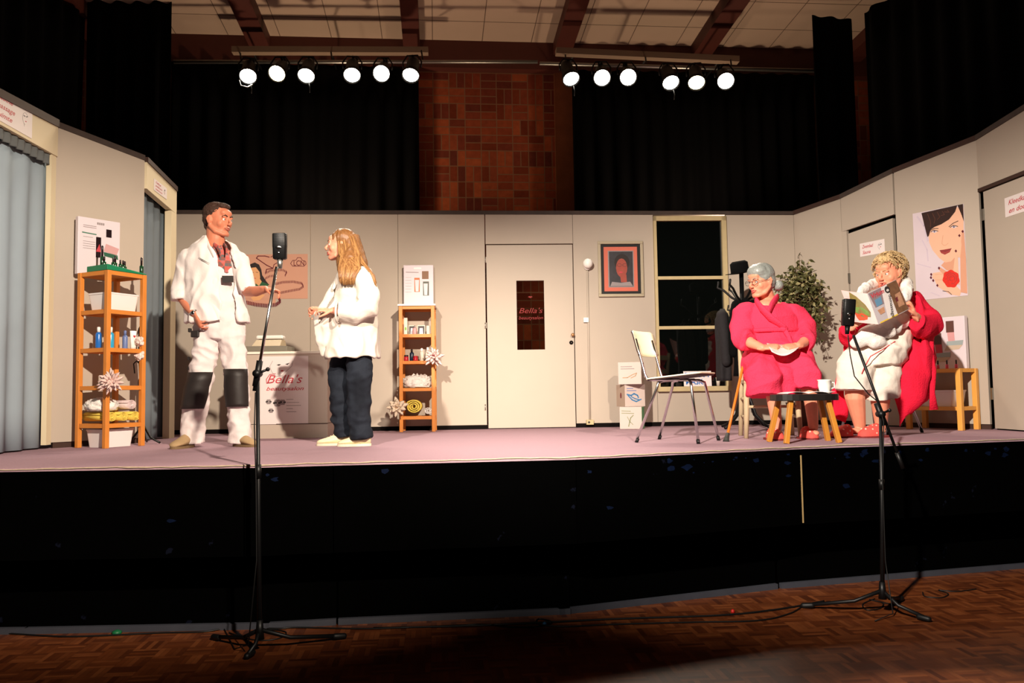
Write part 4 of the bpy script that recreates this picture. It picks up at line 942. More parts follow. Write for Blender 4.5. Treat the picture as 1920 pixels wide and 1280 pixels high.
# ------------------------------------------------------------------ face poster and right display
m_fsk = pm('poster_skin', (224, 176, 148), .5, .04, 8); m_fsk2 = pm('poster_skin_tone', (206, 150, 122), .5, .04, 8); m_bg = pm('poster_white', (206, 192, 200), .5, .12, 2.5); m_hr = pm('poster_hair', (46, 26, 22), .5, .3, 30)
m_lip = pm('poster_lip', (150, 58, 56), .5); m_rose = pm('poster_rose', (206, 44, 32), .5, .25, 60); m_nail = pm('poster_nail', (90, 30, 44), .4); m_eye = pm('poster_eye', (96, 84, 110), .5); m_strand = pm('poster_strand', (92, 54, 40), .5, .2, 30)
def facep():
    o = MB(); q = [(1713, 405), (1803, 378), (1815, 551), (1719, 566)]
    A_ = [FR3.px(*p) for p in q]; u0_ = min(p[0] for p in A_); u1_ = max(p[0] for p in A_); v0 = (A_[2][1] + A_[3][1]) / 2; v1 = (A_[0][1] + A_[1][1]) / 2; W, H = u1_ - u0_, v1 - v0
    f = FR3.sub(u0_, v0, .003); slab(o, FR3, u0_, u1_, v0, v1, .0, .003, m_bg)
    # zoom picture coordinates (crop 1690,360 at 5.82x) normalised to the poster: corners TL(140,262) TR(658,106) BR(725,1110) BL(165,1200)
    def m_(p):
        x, y = p; t = max(0, min(1, (x - 150) / (690 - 150.)))
        for _ in range(3):
            tp = 262 + (106 - 262) * t; bt_ = 1200 + (1110 - 1200) * t; s_ = (y - tp) / (bt_ - tp); lx = 140 + 25 * s_; rx = 658 + 67 * s_; t = max(0, min(1, (x - lx) / (rx - lx)))
        return (W * t, H * (1 - max(0, min(1, s_))))
    def pl_(pts, c, mt): poly(o, f, [m_(p) for p in pts], c, mt)
    def ln_(pts, wd, c, mt): line2(o, f, [m_(p) for p in pts], wd, c, mt)
    pl_([(490, 740), (600, 700), (610, 860), (500, 850), (440, 800)], .0008, m_fsk2)
    pl_([(300, 420), (330, 340), (420, 220), (560, 150), (660, 150), (668, 420), (650, 560), (600, 680), (545, 750), (485, 765), (420, 720), (350, 640), (315, 560)], .0014, m_fsk)
    pl_([(235, 245), (400, 190), (600, 125), (580, 200), (520, 290), (440, 350), (370, 385), (330, 420), (310, 490), (295, 500), (270, 400)], .002, m_hr)
    pl_([(600, 125), (655, 108), (668, 300), (640, 220)], .002, m_hr)
    for k_ in range(5): ln_([(300 + 50 * k_, 250 - 15 * k_), (330 + 48 * k_, 330 - 30 * k_), (330 + 35 * k_, 390 - 45 * k_)], .004, .0024, m_strand)
    ln_([(520, 370), (560, 330), (610, 300)], .006, .002, m_hr); ln_([(330, 425), (370, 400), (410, 398)], .006, .002, m_hr)
    for ex, ey in ((370, 435), (570, 368)):
        pl_([(ex - 35, ey + 5), (ex, ey - 16), (ex + 35, ey - 6), (ex + 5, ey + 16)], .002, m_panel); pl_([(ex - 12, ey), (ex, ey - 12), (ex + 12, ey), (ex, ey + 12)], .0024, m_eye); ln_([(ex - 38, ey + 8), (ex - 5, ey - 16), (ex + 38, ey - 8)], .006, .0026, m_hr)
    ln_([(460, 470), (448, 560), (470, 580), (490, 575), (515, 550)], .004, .002, m_fsk2)
    pl_([(425, 635), (470, 625), (495, 618), (550, 605), (530, 650), (480, 680), (440, 665)], .002, m_lip); ln_([(428, 640), (490, 640), (548, 608)], .004, .0024, m_nail)
    pl_([(612, 470), (640, 455), (650, 560), (640, 700), (612, 700)], .0026, m_fsk); pl_([(650, 430), (672, 420), (700, 700), (720, 1090), (650, 1080), (640, 700)], .0024, m_fsk2)
    pl_([(590, 640), (612, 650), (625, 860), (640, 1000), (560, 980), (570, 850)], .0026, m_fsk)
    pl_([(350, 890), (470, 860), (480, 960), (600, 1010), (660, 1070), (640, 1120), (540, 1110), (400, 1030), (370, 960), (345, 940)], .0022, m_fsk); pl_([(410, 840), (430, 820), (500, 860), (470, 900)], .0024, m_fsk2)
    for x_, y_ in ((335, 905), (332, 940), (357, 970), (402, 1020), (420, 830), (628, 460), (660, 412), (595, 632)): pl_([(x_ - 14, y_), (x_, y_ - 18), (x_ + 12, y_), (x_, y_ + 18)], .003, m_nail)
    ln_([(375, 905), (470, 890)], .003, .003, m_fsk2); ln_([(380, 960), (480, 955)], .003, .003, m_fsk2)
    ln_([(460, 1075), (520, 1080), (555, 1110)], .005, .003, m_ink)
    pl_([(548 + 88 * math.cos(q_) * (1 + .06 * math.sin(7 * q_)), 940 + 95 * math.sin(q_) * (1 + .06 * math.sin(7 * q_))) for q_ in [2 * PI * i / 28 for i in range(28)]], .0032, m_rose)
    for rr in (60, 40, 20): ln_([(548 + rr * math.cos(q_ * .55 + rr), 935 + rr * math.sin(q_ * .55 + rr)) for q_ in range(9)], .004, .0038, m_lip)
    ln_([(240, 540), (290, 640), (300, 760)], .010, .0008, m_panel2); ln_([(190, 290), (260, 380), (300, 540)], .016, .0008, m_panel2); ln_([(180, 800), (330, 830)], .008, .0008, m_panel2); ln_([(330, 1100), (420, 1130)], .008, .0008, m_panel2)
    tag(o.build('face_poster'), 'large poster of a dark-haired face with a red rose on the right wall', 'poster')
facep()
m_woody = pm('yellow_wood', (222, 158, 72), .45, .1, 12)
a0 = FR3.px(1732, 760, .02)[0]; wB = .50
tower3 = shelf_tower('low_shelf', FR3.pt(a0, 0, .02), FR3.u, FR3.n, wB, .30, [.20, .525], 'low two-tier yellow wood shelf at the right wall', mat=m_woody, t=.042)
FR = Frame(FR3.pt(a0, 0, .02), FR3.u, (0, 0, 1), FR3.n)
tub('plastic_tub', FR.pt(.24, .201, .15), .36, .22, .14, math.atan2(FR3.u.y, FR3.u.x), m_tubw, 'white plastic tub on the low shelf at the right wall')
def draw3(o, f, W, H):
    for y in (.84, .8, .74, .66, .62, .58): line2(o, f, [(W * .08, H * y), (W * (.3 if y > .7 else .22), H * y)], .003, .002, m_grey)
    for i in range(3): line2(o, f, [(W * (.38 + .05 * i), H * .9), (W * (.41 + .05 * i), H * .9)], .012, .002, m_grey)
    dm = pm('dark_lacquer', (92, 60, 52), .4); sh = pm('shelf_shade', (150, 160, 160), .5); tn = pm('tan_print', (190, 170, 150), .5)
    for x, y in ((.32, .28), (.60, .50)):
        poly(o, f, [(W * x, H * (y + .2)), (W * (x + .17), H * (y + .2)), (W * (x + .17), H * (y + .42)), (W * x, H * (y + .42))], .002, dm)
        poly(o, f, [(W * (x + .04), H * y), (W * (x + .18), H * y), (W * (x + .17), H * (y + .2)), (W * (x + .02), H * (y + .2))], .002, m_red if x < .5 else pinkb)
        poly(o, f, [(W * x, H * (y - .05)), (W * (x + .34), H * (y - .05)), (W * (x + .36), H * (y + .04)), (W * x, H * (y + .03))], .0025, sh)
        poly(o, f, [(W * (x - .06), H * (y - .15)), (W * (x + .26), H * (y - .13)), (W * (x + .34), H * (y - .05)), (W * x, H * (y - .05))], .002, tn)
display('product_display', FR.sub(0, 0, .02), .03, .44, .526, .985, .05, 'pale nail polish display board on the low right shelf', draw3)
m_np = pm('pink_varnish', (206, 84, 110), .25); 
for i, x in enumerate((.12, .19, .26, .35, .42)):
    c = FR.pt(x, .526, .2 + .02 * (i % 2)); bottle('nail_bottle', c, .013, .075, m_np if i > 1 else m_dcap, m_dcap, ['dark nail bottle at the left end of the right display', 'second dark nail bottle on the low right shelf', 'pink nail bottle in the middle of the low right shelf', 'pink nail bottle, fourth on the low right shelf', 'pink nail bottle at the right end of the low shelf'][i], grp='nail bottles on the low right shelf', caph=.5)

# ------------------------------------------------------------------ mic stands
def micbody(r, top, bot, wd, dp, mat=m_bmetal):
    d = (top - bot); o = MB(); L_ = d.length; u_ = d.normalized(); ox = V((1, 0, 0)) - u_ * u_.x; ox.normalize(); oy = u_.cross(ox)
    def rr(t, k_=1):
        pts = []
        for i in range(16):
            a = 2 * PI * i / 16; cx = math.copysign(abs(math.cos(a)) ** .45, math.cos(a)); cy = math.copysign(abs(math.sin(a)) ** .45, math.sin(a)); pts.append(bot + u_ * t + ox * (cx * wd / 2 * k_) + oy * (cy * dp / 2 * k_))
        return pts
    o.loft([rr(0, .8), rr(.004, .96), rr(L_ * .45, .98), rr(L_ * .46, 1.0), rr(L_ * .98, 1.0), rr(L_, .94)], mat); o.build('microphone_body', r)
    o = MB(); 
    for i in range(9): z = L_ * (.52 + .05 * i); o.loft([rr(z, 1.015), rr(z + .003, 1.015)], m_can)
    o.build('grille', r)
    o = MB(); c = bot + u_ * L_ * .44 - oy * (dp / 2 + .001) * (1 if oy.y > 0 else -1); o.ell(c, (.016, .004, .010), m_chrome); o.ell(c - u_ * .03, (.006, .003, .006), m_chrome); o.build('badge', r)
def micstand(label, base, polepx, Y, foots, hub_z, joint, boom0, boom1, mictop, micbot, chrome, cab):
    r = thing('microphone_stand', base, label + ' boom stand standing before the stage', 'microphone stand')
    J = joint; o = MB(); o.tube([base + V((0, 0, hub_z)), base.lerp(J, .5), J], [.013, .011, .010], m_bmetal, n=10); o.cyl(base.lerp(J, .62), base.lerp(J, .67), .016, m_bmetal); o.build('pole', r)
    for ft in foots:
        o = MB(); o.tube([base + V((0, 0, hub_z + .02)), base.lerp(ft, .35) + V((0, 0, hub_z * .55)), ft + V((0, 0, .018))], [.012, .011, .012], m_bmetal, n=8); lg = o.build('leg', r)
        o = MB(); e = (ft - base).normalized(); o.tube([ft - e * .05 + V((0, 0, .022)), ft + V((0, 0, .017))], .017, m_can, n=8, round_=True); o.build('rubber_foot', lg)
    o = MB(); o.cyl(base + V((0, 0, hub_z - .03)), base + V((0, 0, hub_z + .07)), .024, m_bmetal, r1=.016); o.build('hub', r)
    o = MB(); o.tube([boom0, boom1], .0085, m_chrome if chrome else m_bmetal, n=10); o.build('boom', r)
    e = (boom1 - boom0).normalized(); o = MB(); o.tube([J - e * .07, J + e * .07], .017, m_bmetal, n=10); o.cyl(J - V((0, .03, 0)), J + V((.0, .03, 0)), .02, m_bmetal); o.cyl(J, J + V((.05, 0, .02)), .007, m_bmetal); o.ell(J + V((.055, 0, .022)), .012, m_bmetal, nu=8, nv=6); o.tube([boom0, boom0 + e * .10], .014, m_bmetal, n=8); o.build('clutch', r)
    o = MB(); o.tube(cab, .0035, m_can, n=6); o.build('cable', r)
    m = thing('microphone', micbot, 'black microphone on top of the ' + label + ' boom', 'microphone')
    micbody(m, mictop, micbot, .075, .05)
    o = MB(); o.tube([micbot, micbot - (mictop - micbot).normalized() * .05], [.016, .012], m_steel if chrome else m_bmetal, n=10); o.build('stem', m)
    return r
Yl = 4.46
bl = V((P(487, 1180, Yl).x, Yl, 0))
jl = P(483, 700, Yl)
zg = lambda x, y: G(x, y, 0)
c_ = [P(479, 735, Yl - .02), P(477, 800, Yl - .02), P(480, 900, Yl - .02), P(481, 1050, Yl - .03), V((bl.x - .05, Yl - .03, .05)), V((bl.x - .15, Yl + .05, .006)), G(420, 1178, .006)]
ms = micstand('chrome', bl, 0, Yl, [G(463, 1236, 0), V((bl.x - .33, Yl + .24, 0)), V((bl.x + .40, Yl + .22, 0))], .10, jl, P(478, 733, Yl), P(519, 500, Yl), P(524.5, 438, Yl + .0), P(525, 486, Yl), True, c_)
Yr = 5.02
br = V((P(1655, 1120, Yr).x, Yr, 0)); jr = P(1651, 776, Yr)
c_ = [P(1590, 628, Yr + .02), P(1594, 665, Yr), P(1602, 705, Yr - .01), P(1628, 738, Yr - .02), P(1645, 752, Yr - .02), P(1657, 790, Yr - .03), P(1655, 900, Yr - .03), P(1660, 1050, Yr - .03), V((br.x + .03, Yr - .06, .02)), V((br.x - .12, Yr - .16, .006))]
ms2 = micstand('black', br, 0, Yr, [G(1741, 1166, 0), V((br.x - .42, Yr + .16, 0)), V((br.x + .25, Yr + .30, 0))], .12, jr, P(1693, 878, Yr), P(1600, 628, Yr), P(1592, 561, Yr), P(1589, 611, Yr), False, c_)

# ------------------------------------------------------------------ cables on the hall floor
def cable(pts, r_, lab, mat=m_can):
    o = MB(); P3 = [G(x, y, r_) for x, y in pts]; out = []
    for i in range(len(P3) - 1):
        a, b, c, d = P3[max(0, i - 1)], P3[i], P3[i + 1], P3[min(len(P3) - 1, i + 2)]
        for j in range(6):
            t = j / 6; out.append(.5 * ((2 * b) + (c - a) * t + (2 * a - 5 * b + 4 * c - d) * t * t + (3 * b - a - 3 * c + d) * t ** 3))
    out.append(P3[-1]); o.tube(out, r_, mat, n=6); tag(o.build('floor_cable'), lab, 'cable')
cable([(0, 1186), (60, 1190), (130, 1193), (220, 1190), (300, 1186), (380, 1184), (440, 1176), (520, 1178), (560, 1176), (700, 1178), (860, 1172), (900, 1170), (960, 1175), (1010, 1174), (1035, 1166), (1010, 1160), (1010, 1170), (1060, 1174), (1150, 1170), (1300, 1166), (1420, 1163), (1480, 1150), (1510, 1134), (1545, 1126)], .005, 'long black cable wandering along the foot of the stage')
cable([(430, 1186), (470, 1198), (500, 1200), (530, 1194), (535, 1184), (505, 1180), (470, 1184)], .004, 'black cable looped under the left microphone stand')
cable([(1640, 1122), (1618, 1132), (1625, 1143), (1650, 1140), (1655, 1130), (1630, 1124), (1680, 1134), (1690, 1136)], .004, 'black cable looped under the right microphone stand')
cable([(1730, 1110), (1735, 1118), (1765, 1120), (1778, 1113), (1760, 1106), (1780, 1108), (1800, 1108), (1830, 1104)], .004, 'black cable coil at the far right of the stage foot')
cable([(700, 1177), (900, 1172), (1150, 1160), (1350, 1153), (1450, 1143), (1530, 1130)], .006, 'thick black cable close to the stage foot')
def scrap(x, y, w_, mat, nm_, lab):
    c = G(x, y, .001); o = MB(); rings = []
    o.lathe([(.001, 0), (w_, 0), (w_ * .9, .012), (w_ * .3, .02), (.001, .02)], mat, c, n=7); tag(o.build(nm_), lab, 'tape')
scrap(219, 1187, .03, pm('green_tape', (16, 90, 52), .5), 'tape_scrap', 'crumpled green tape on the floor at the left')
scrap(1021, 1172, .014, pm('blue_tape', (44, 96, 140), .5), 'tape_scrap', 'bit of blue tape on the floor cable')
scrap(1374, 1148, .013, pm('red_tape', (170, 26, 20), .5), 'tape_scrap', 'small red tape knob at the stage foot')
# ------------------------------------------------------------------ chairs, stool, cane, coat stand, plant
m_lam = pm('cream_laminate', (236, 230, 200), .35, .02, 10); m_under = pm('brown_underside', (50, 30, 28), .6, .15, 14)
def laminate_chair(ctr, ang, lab, grp=None, seat_w=.39, splay=.10):
    ctr = V(ctr); r = thing('laminate_chair', ctr, lab, 'chair', grp); fw_ = V((math.cos(ang), math.sin(ang), 0)); sd = V((-fw_.y, fw_.x, 0))
    def q(x, y, z): return ctr + fw_ * x + sd * y + V((0, 0, z))
    def plate(z0, t, pts, mt, name):
        o = MB(); n = len(pts); z0 += .008; pts = [(x, y, x * .09) for x, y, _ in pts]; o.add([q(x, y, z0 + dz) for x, y, dz in pts] + [q(x, y, z0 + dz - t) for x, y, dz in pts], [tuple(range(n)), tuple(range(n, 2 * n))[::-1]] + [(i, (i + 1) % n, n + (i + 1) % n, n + i) for i in range(n)], mt); return o.build(name, r, bev=.003)
    hw = seat_w / 2; pts = []
    for cx, cy, a0 in ((.15, hw - .06, 0), (-.15, hw - .06, 90), (-.15, -hw + .06, 180), (.15, -hw + .06, 270)):
        for k_ in range(5):
            a = math.radians(a0 + 90 * k_ / 4); pts.append((cx + .06 * math.cos(a), cy + .06 * math.sin(a), 0))
    plate(.475, .010, pts, m_lam, 'seat'); plate(.464, .008, [(x * .97, y * .97, 0) for x, y, _ in pts], m_under, 'seat_underside')
    # backrest curved
    o = MB(); rows = []; nz, ny = 6, 10
    vs = []; 
    for f_ in (0, 1):
        for j in range(nz + 1):
            for i in range(ny + 1):
                y = (i / ny * 2 - 1); z = j / nz; wv = hw * (.94 + .06 * z) * y
                zz_ = .63 + .195 * z; e = 1 - .12 * (abs(y) ** 6) * (1 if j in (0, nz) else 0)
                x = -.205 - .085 * (zz_ - .475) / .35 - .035 * (1 - y * y) + (.03 if False else 0) - (.011 if f_ else 0)
                if j in (0, nz) and abs(y) > .85: zz_ += (.015 if j == 0 else -.015)
                vs.append(q(x, wv, zz_))
    n1 = (nz + 1) * (ny + 1); fs = []; fs2 = []
    for j in range(nz):
        for i in range(ny):
            a = j * (ny + 1) + i; fs.append((a, a + 1, a + ny + 2, a + ny + 1)); fs2.append((n1 + a, n1 + a + ny + 1, n1 + a + ny + 2, n1 + a + 1))
    rim = [i for i in range(ny)] + [j * (ny + 1) + ny for j in range(nz)] + [nz * (ny + 1) + i for i in range(ny, 0, -1)] + [j * (ny + 1) for j in range(nz, 0, -1)]
    o.add(vs, fs, m_lam, True); k0 = o.mi(m_under)
    for f_ in fs2: o.f.append(list(f_)); o.m.append(k0); o.sm.append(True)
    for i in range(len(rim)): a, b = rim[i], rim[(i + 1) % len(rim)]; o.f.append([a, b, n1 + b, n1 + a]); o.m.append(k0); o.sm.append(False)
    o.build('backrest', r)
    for s_ in (-1, 1):
        o = MB(); y = s_ * (hw - .045)
        o.tube([q(.05, y, .452), q(-.15, y, .452), q(-.195, y, .458), q(-.215, y, .49), q(-.255, y, .64), q(-.285, y * .98, .76)], .010, m_chrome, n=10); o.build('back_tube', r)
        for x0, x1 in ((-.12, -.12 - splay - .05), (.13, .13 + splay * .7)):
            o = MB(); yo = s_ * (hw + .015)
            o.tube([q(x0 * .35, s_ * .05, .448), q(x0 * .8, s_ * (hw - .09), .445), q(x0, s_ * (hw - .055), .43), q(x0 * 1.04, s_ * (hw - .05), .40), q(x1, yo, .012)], .0105, m_chrome, n=10); lg = o.build('leg', r)
            o = MB(); o.cyl(q(x1, yo, .0), q(x1 + (x0 - x1) * .07, yo - s_ * .004, .03), .013, m_can, n=10); o.build('foot_cap', lg)
    return r
laminate_chair((1.235, 6.08, S), math.radians(-33), 'empty cream laminate chair with chrome legs at centre right')
laminate_chair((3.0, 6.82, S), math.radians(213), 'chrome-legged chair under the blonde woman')

# old cream wooden chair under the grey-haired woman
m_old = pm('worn_cream_paint', (190, 170, 136), .6, .12, 10)
nt = m_old.node_tree
def wood_chair():
    ctr = P(1440, 700, 6.5); ctr.z = S; ang = math.radians(-100); r = thing('wooden_chair', ctr, 'worn cream wooden chair under the grey-haired woman', 'chair')
    fw_ = V((math.cos(ang), math.sin(ang), 0)); sd = V((-fw_.y, fw_.x, 0))
    def q(x, y, z): return ctr + fw_ * x + sd * y + V((0, 0, z))
    o = MB(); o.hexa([q(-.2, -.19, .42), q(.2, -.21, .42), q(.2, .21, .42), q(-.2, .19, .42)], [q(-.2, -.19, .45), q(.2, -.21, .45), q(.2, .21, .45), q(-.2, .19, .45)], m_old); o.build('seat', r, bev=.006)
    for s_ in (-1, 1):
        o = MB(); o.tube([q(-.23, s_ * .2, 0), q(-.19, s_ * .185, .44), q(-.22, s_ * .185, .66), q(-.27, s_ * .18, .86)], .020, m_old, n=8); o.build('back_post', r)
        o = MB(); o.tube([q(.19, s_ * .20, 0), q(.18, s_ * .19, .2), q(.18, s_ * .185, .42)], [.017, .021, .022], m_old, n=10); o.build('leg', r)
        for z in (.16, .30):
            o = MB(); o.cyl(q(-.2, s_ * .19, z), q(.185, s_ * .195, z + .0), .011, m_old, n=8); o.build('stretcher', r)
    for z in (.24,):
        o = MB(); o.cyl(q(.185, -.19, z), q(.185, .19, z), .011, m_old, n=8); o.build('stretcher', r)
    for z in (.62, .80):
        o = MB(); o.beam(q(-.205 - (z - .44) * .15, -.18, z), q(-.205 - (z - .44) * .15, .18, z), .02, .06, m_old, ref=(0, 0, 1)); o.build('back_rail', r, bev=.004)
    return r
wood_chair()
# low stool table
m_slabd = pm('dark_table_top', (26, 22, 20), .45, .2, 10); m_ochre = pm('ochre_leg', (190, 126, 44), .45, .12, 12)
def low_table():
    z = .335; ctr = P(1507, 735, 5.80); ctr.z = S; r = thing('low_table', ctr, 'small dark-topped wooden stool table before the seated women', 'table')
    u_ = V((1, .06, 0)).normalized(); v_ = V((-u_.y, u_.x, 0)); o = MB()
    def q(x, y, zz_): return ctr + u_ * x + v_ * y + V((0, 0, zz_))
    pts = [q(.225 * math.copysign(abs(math.cos(a)) ** .6, math.cos(a)), .14 * math.copysign(abs(math.sin(a)) ** .6, math.sin(a)), z) for a in [2 * PI * i / 28 for i in range(28)]]
    o.loft([[p - V((0, 0, .045)) for p in pts], pts], m_slabd, False); o.build('table_top', r, bev=.004)
    for sx in (-1, 1):
        for sy in (-1, 1):
            o = MB(); o.beam(q(sx * (.185 if sy < 0 else .215), sy * .12 , 0.0), q(sx * (.13 if sy < 0 else .15), sy * .085, z - .04), .032, .036, m_ochre, ref=v_); o.build('leg', r, bev=.003)
    t = thing('leaflet', q(-.06, 0, z + .001), 'open leaflet lying on the low table', 'leaflet'); o = MB()
    f = Frame(q(-.16, -.1, z + .001), u_, v_, (0, 0, 1)); n_ = 12; 
    pg = [f.pt(.3 * i / n_, 0, .002 + .012 * abs(math.sin(PI * i / n_ * 2)) ** .7) for i in range(n_ + 1)]; pg2 = [p + v_ * .19 for p in pg]
    o.add(pg + pg2 + [p + V((0, 0, .002)) for p in pg] + [p + V((0, 0, .002)) for p in pg2], [(i, i + 1, n_ + 2 + i, n_ + 1 + i) for i in range(n_)] + [(2 * (n_ + 1) + i, 2 * (n_ + 1) + i + 1, 3 * (n_ + 1) + i + 1, 3 * (n_ + 1) + i) for i in range(n_)] + [(i, i + 1, 2 * n_ + 3 + i, 2 * n_ + 2 + i) for i in range(n_)], m_paper, True); o.build('pages', t)
    c = q(.155, .01, z + .001); t = thing('coffee_cup', c, 'white coffee cup on a saucer on the low table', 'cup')
    o = MB(); o.lathe([(.001, 0), (.035, 0), (.07, .012), (.068, .014), (.03, .004), (.001, .004)], m_white, c, n=20); o.build('saucer', t)
    o = MB(); o.lathe([(.001, .005), (.03, .005), (.034, .012), (.044, .055), (.043, .088), (.050, .098), (.046, .097), (.040, .086), (.040, .055), (.028, .012), (.001, .012)], m_white, c, n=20); o.build('cup_body', t)
    o = MB(); o.tube([c + V((.042, 0, .08)), c + V((.07, 0, .075)), c + V((.07, 0, .04)), c + V((.042, 0, .035))], .005, m_white, n=6); o.build('handle', t)
    f = q(.22, -.02, z + .004); 
low_table()
# cane
m_cane = pm('cane_wood', (206, 116, 36), .35, .1, 14)
bc = P(1361, 818, 6.0); bc.z = S; tcn = P(1394, 682, 6.34)
r = thing('walking_cane', bc, 'orange wooden walking cane leaning on the grey-haired woman\'s chair', 'cane')
o = MB(); d = (tcn - bc); o.tube([bc + d * .06, bc + d * .6, tcn, tcn + V((.012, .01, .05)), tcn + V((.045, .03, .075)), tcn + V((.085, .05, .06)), tcn + V((.095, .06, .02))], .010, m_cane, n=10); o.build('shaft', r)
o = MB(); o.tube([bc, bc + d * .04, bc + d * .10], [.024, .018, .013], pm('grey_rubber', (54, 54, 50), .7), n=12); o.build('rubber_tip', r)
# coat stand with hat and coats
m_coat = pm('black_coat', (7, 7, 8), .9, .2, 20, spec=.1); m_coat2 = pm('dark_grey_coat', (30, 27, 30), .85, .3, 30, bump=.4)
cs = P(1396, 700, 8.0); cs.z = S
r = thing('coat_stand', cs, 'black bentwood coat stand by the window', 'coat stand')
o = MB(); o.tube([cs + V((0, 0, .1)), cs + V((0, 0, 1.50))], .022, m_bmetal, n=12); o.build('pole', r)
for k_ in range(4):
    a = .6 + k_ * PI / 2; d = V((math.cos(a), math.sin(a), 0))
    o = MB(); o.tube([cs + V((0, 0, .42)) + d * .02, cs + V((0, 0, .3)) + d * .05, cs + V((0, 0, .13)) + d * .12, cs + V((0, 0, .03)) + d * .24, cs + V((0, 0, .012)) + d * .30], .014, m_bmetal, n=8); o.build('leg', r)
for k_ in range(6):
    a = 2.9 + k_ * PI / 3; d = V((math.cos(a), math.sin(a), 0))
    o = MB(); o.tube([cs + V((0, 0, 1.22)) + d * .02, cs + V((0, 0, 1.27)) + d * .10, cs + V((0, 0, 1.34)) + d * .17, cs + V((0, 0, 1.37)) + d * .23, cs + V((0, 0, 1.42)) + d * .22], .011, m_bmetal, n=8, round_=True); o.build('hook', r)
    o = MB(); o.tube([cs + V((0, 0, 1.16)) + d * .02, cs + V((0, 0, 1.13)) + d * .08, cs + V((0, 0, 1.15)) + d * .14, cs + V((0, 0, 1.19)) + d * .13], .009, m_bmetal, n=8, round_=True); o.build('lower_hook', r)
r = thing('hat', cs + V((-.02, 0, 1.50)), 'black hat on top of the coat stand', 'hat')
o = MB(); o.lathe([(.001, .11), (.06, .12), (.085, .10), (.088, .02), (.09, 0), (.02, -.005), (.001, -.005)], m_coat, cs + V((-.01, 0, 1.502)), (-.15, -.1, 1), n=20); o.build('crown', r)
o = MB(); o.lathe([(.085, 0), (.14, .006), (.142, .012), (.085, .012)], m_coat, cs + V((-.01, 0, 1.502)), (-.15, -.1, 1), n=24); o.build('brim', r)
def coat(c, w_, d_, h, mat, lab, seed, rot=0):
    R = Matrix.Rotation(rot, 3, 'Z'); o = MB(); rings = []
    for j in range(22):
        t = j / 21; z = -h * t; ww = w_ * (.12 + .88 * min(1, (t / .16)) ** .6) * (.82 + .2 * t); ring = []
        for i in range(40):
            a = 2 * PI * i / 40; k_ = 1 + .12 * math.sin(a * 5 + seed + t * 2) * min(1, t * 3) + .1 * noise.noise(V((math.cos(a) * 2, math.sin(a) * 2, t * 3 + seed)))
            ring.append(V(c) + R @ V((math.cos(a) * ww * k_, math.sin(a) * d_ * k_ * min(1, .3 + t * 5), z)))
        rings.append(ring)
    o.loft(rings, mat, True); r = thing('coat', V(c) - V((0, 0, h)), lab, 'coat'); o.build('coat_body', r)
    for s_ in (-1, 1):
        o = MB(); q = lambda x, y, z: V(c) + R @ V((x, y, z)); o.tube([q(s_ * w_ * .62, 0, -.07), q(s_ * w_ * .98, -.02, -.28), q(s_ * w_ * 1.02, -.03, -.52)], [.055, .05, .045], mat, n=12, round_=True); o.build('sleeve', r)
coat(cs + V((-.02, -.17, 1.24)), .13, .09, .74, m_coat, 'long black coat hanging in front of the coat stand', 1)
coat(cs + V((-.19, .02, 1.16)), .09, .07, .70, m_coat2, 'dark grey coat hanging on the window side of the coat stand', 4, rot=1.2)
# artificial ficus
m_leaf = pm('ficus_leaf', (74, 74, 40), .5, .35, 9, spec=.3); m_leaf2 = pm('pale_leaf', (150, 142, 100), .5, .2, 9, spec=.3); m_bark = pm('bark', (92, 66, 44), .8, .2, 20)
pc = P(1500, 700, 8.05); pc.z = S
r = thing('artificial_ficus', pc, 'bushy artificial ficus in the corner behind the grey-haired woman', 'plant')
o = MB(); o.lathe([(.001, 0), (.10, 0), (.14, .22), (.145, .24), (.125, .24), (.12, .2), (.001, .2)], pm('brown_pot', (84, 52, 36), .6), pc, n=24); o.build('pot', r)
cc = P(1502, 560, 8.05); o = MB(); lv1 = MB(); lv2 = MB(); random.seed(5)
for s_ in (-.02, .02): o.tube([pc + V((s_, 0, .18)), pc + V((-s_, .01, .5)), pc + V((s_, 0, .8)), cc], [.016, .014, .012, .006], m_bark, n=8)
for k_ in range(170):
    th = random.uniform(0, 2 * PI); ph = random.uniform(-.9, 1.4); rr = random.uniform(.6, 1.0)
    e = cc + V((math.cos(th) * math.cos(ph) * .26 * rr, math.sin(th) * math.cos(ph) * .2 * rr, math.sin(ph) * (.33 if ph > 0 else .36) * rr))
    if k_ < 5: e = cc + V(((-.02, .07, .12, -.1, .16)[k_], -.05, (.42, .37, -.36, .3, -.42)[k_]))
    mdp = cc.lerp(e, .5) + V((0, 0, .04)); o.tube([cc + V((0, 0, -.12 if ph < 0 else 0)), mdp, e], [.004, .003, .0015], m_bark, n=4)
    for q_ in range(11):
        p = mdp.lerp(e, .1 + q_ / 10 * 1.0) + V((random.gauss(0, .02), random.gauss(0, .02), random.gauss(0, .015)))
        d = V((random.gauss(0, 1), random.gauss(0, 1), random.gauss(-.7, .6))).normalized(); L_ = random.uniform(.045, .075); a, b = basis(d, (random.gauss(0, 1), random.gauss(0, 1), random.gauss(0, 1))); w_ = L_ * .24
        T_ = lv2 if random.random() < .28 else lv1
        T_.add([p, p + d * L_ * .45 + a * w_, p + d * L_ - b * .006, p + d * L_ * .45 - a * w_, p + d * L_ * .45 + b * .004], [(0, 1, 4), (1, 2, 4), (2, 3, 4), (3, 0, 4)], m_leaf2 if T_ is lv2 else m_leaf)
o.build('stem', r); lv1.build('foliage', r); f_ = lv2.build('pale_foliage', r); f_['label'] = 'pale variegated leaves'
random.seed(7)
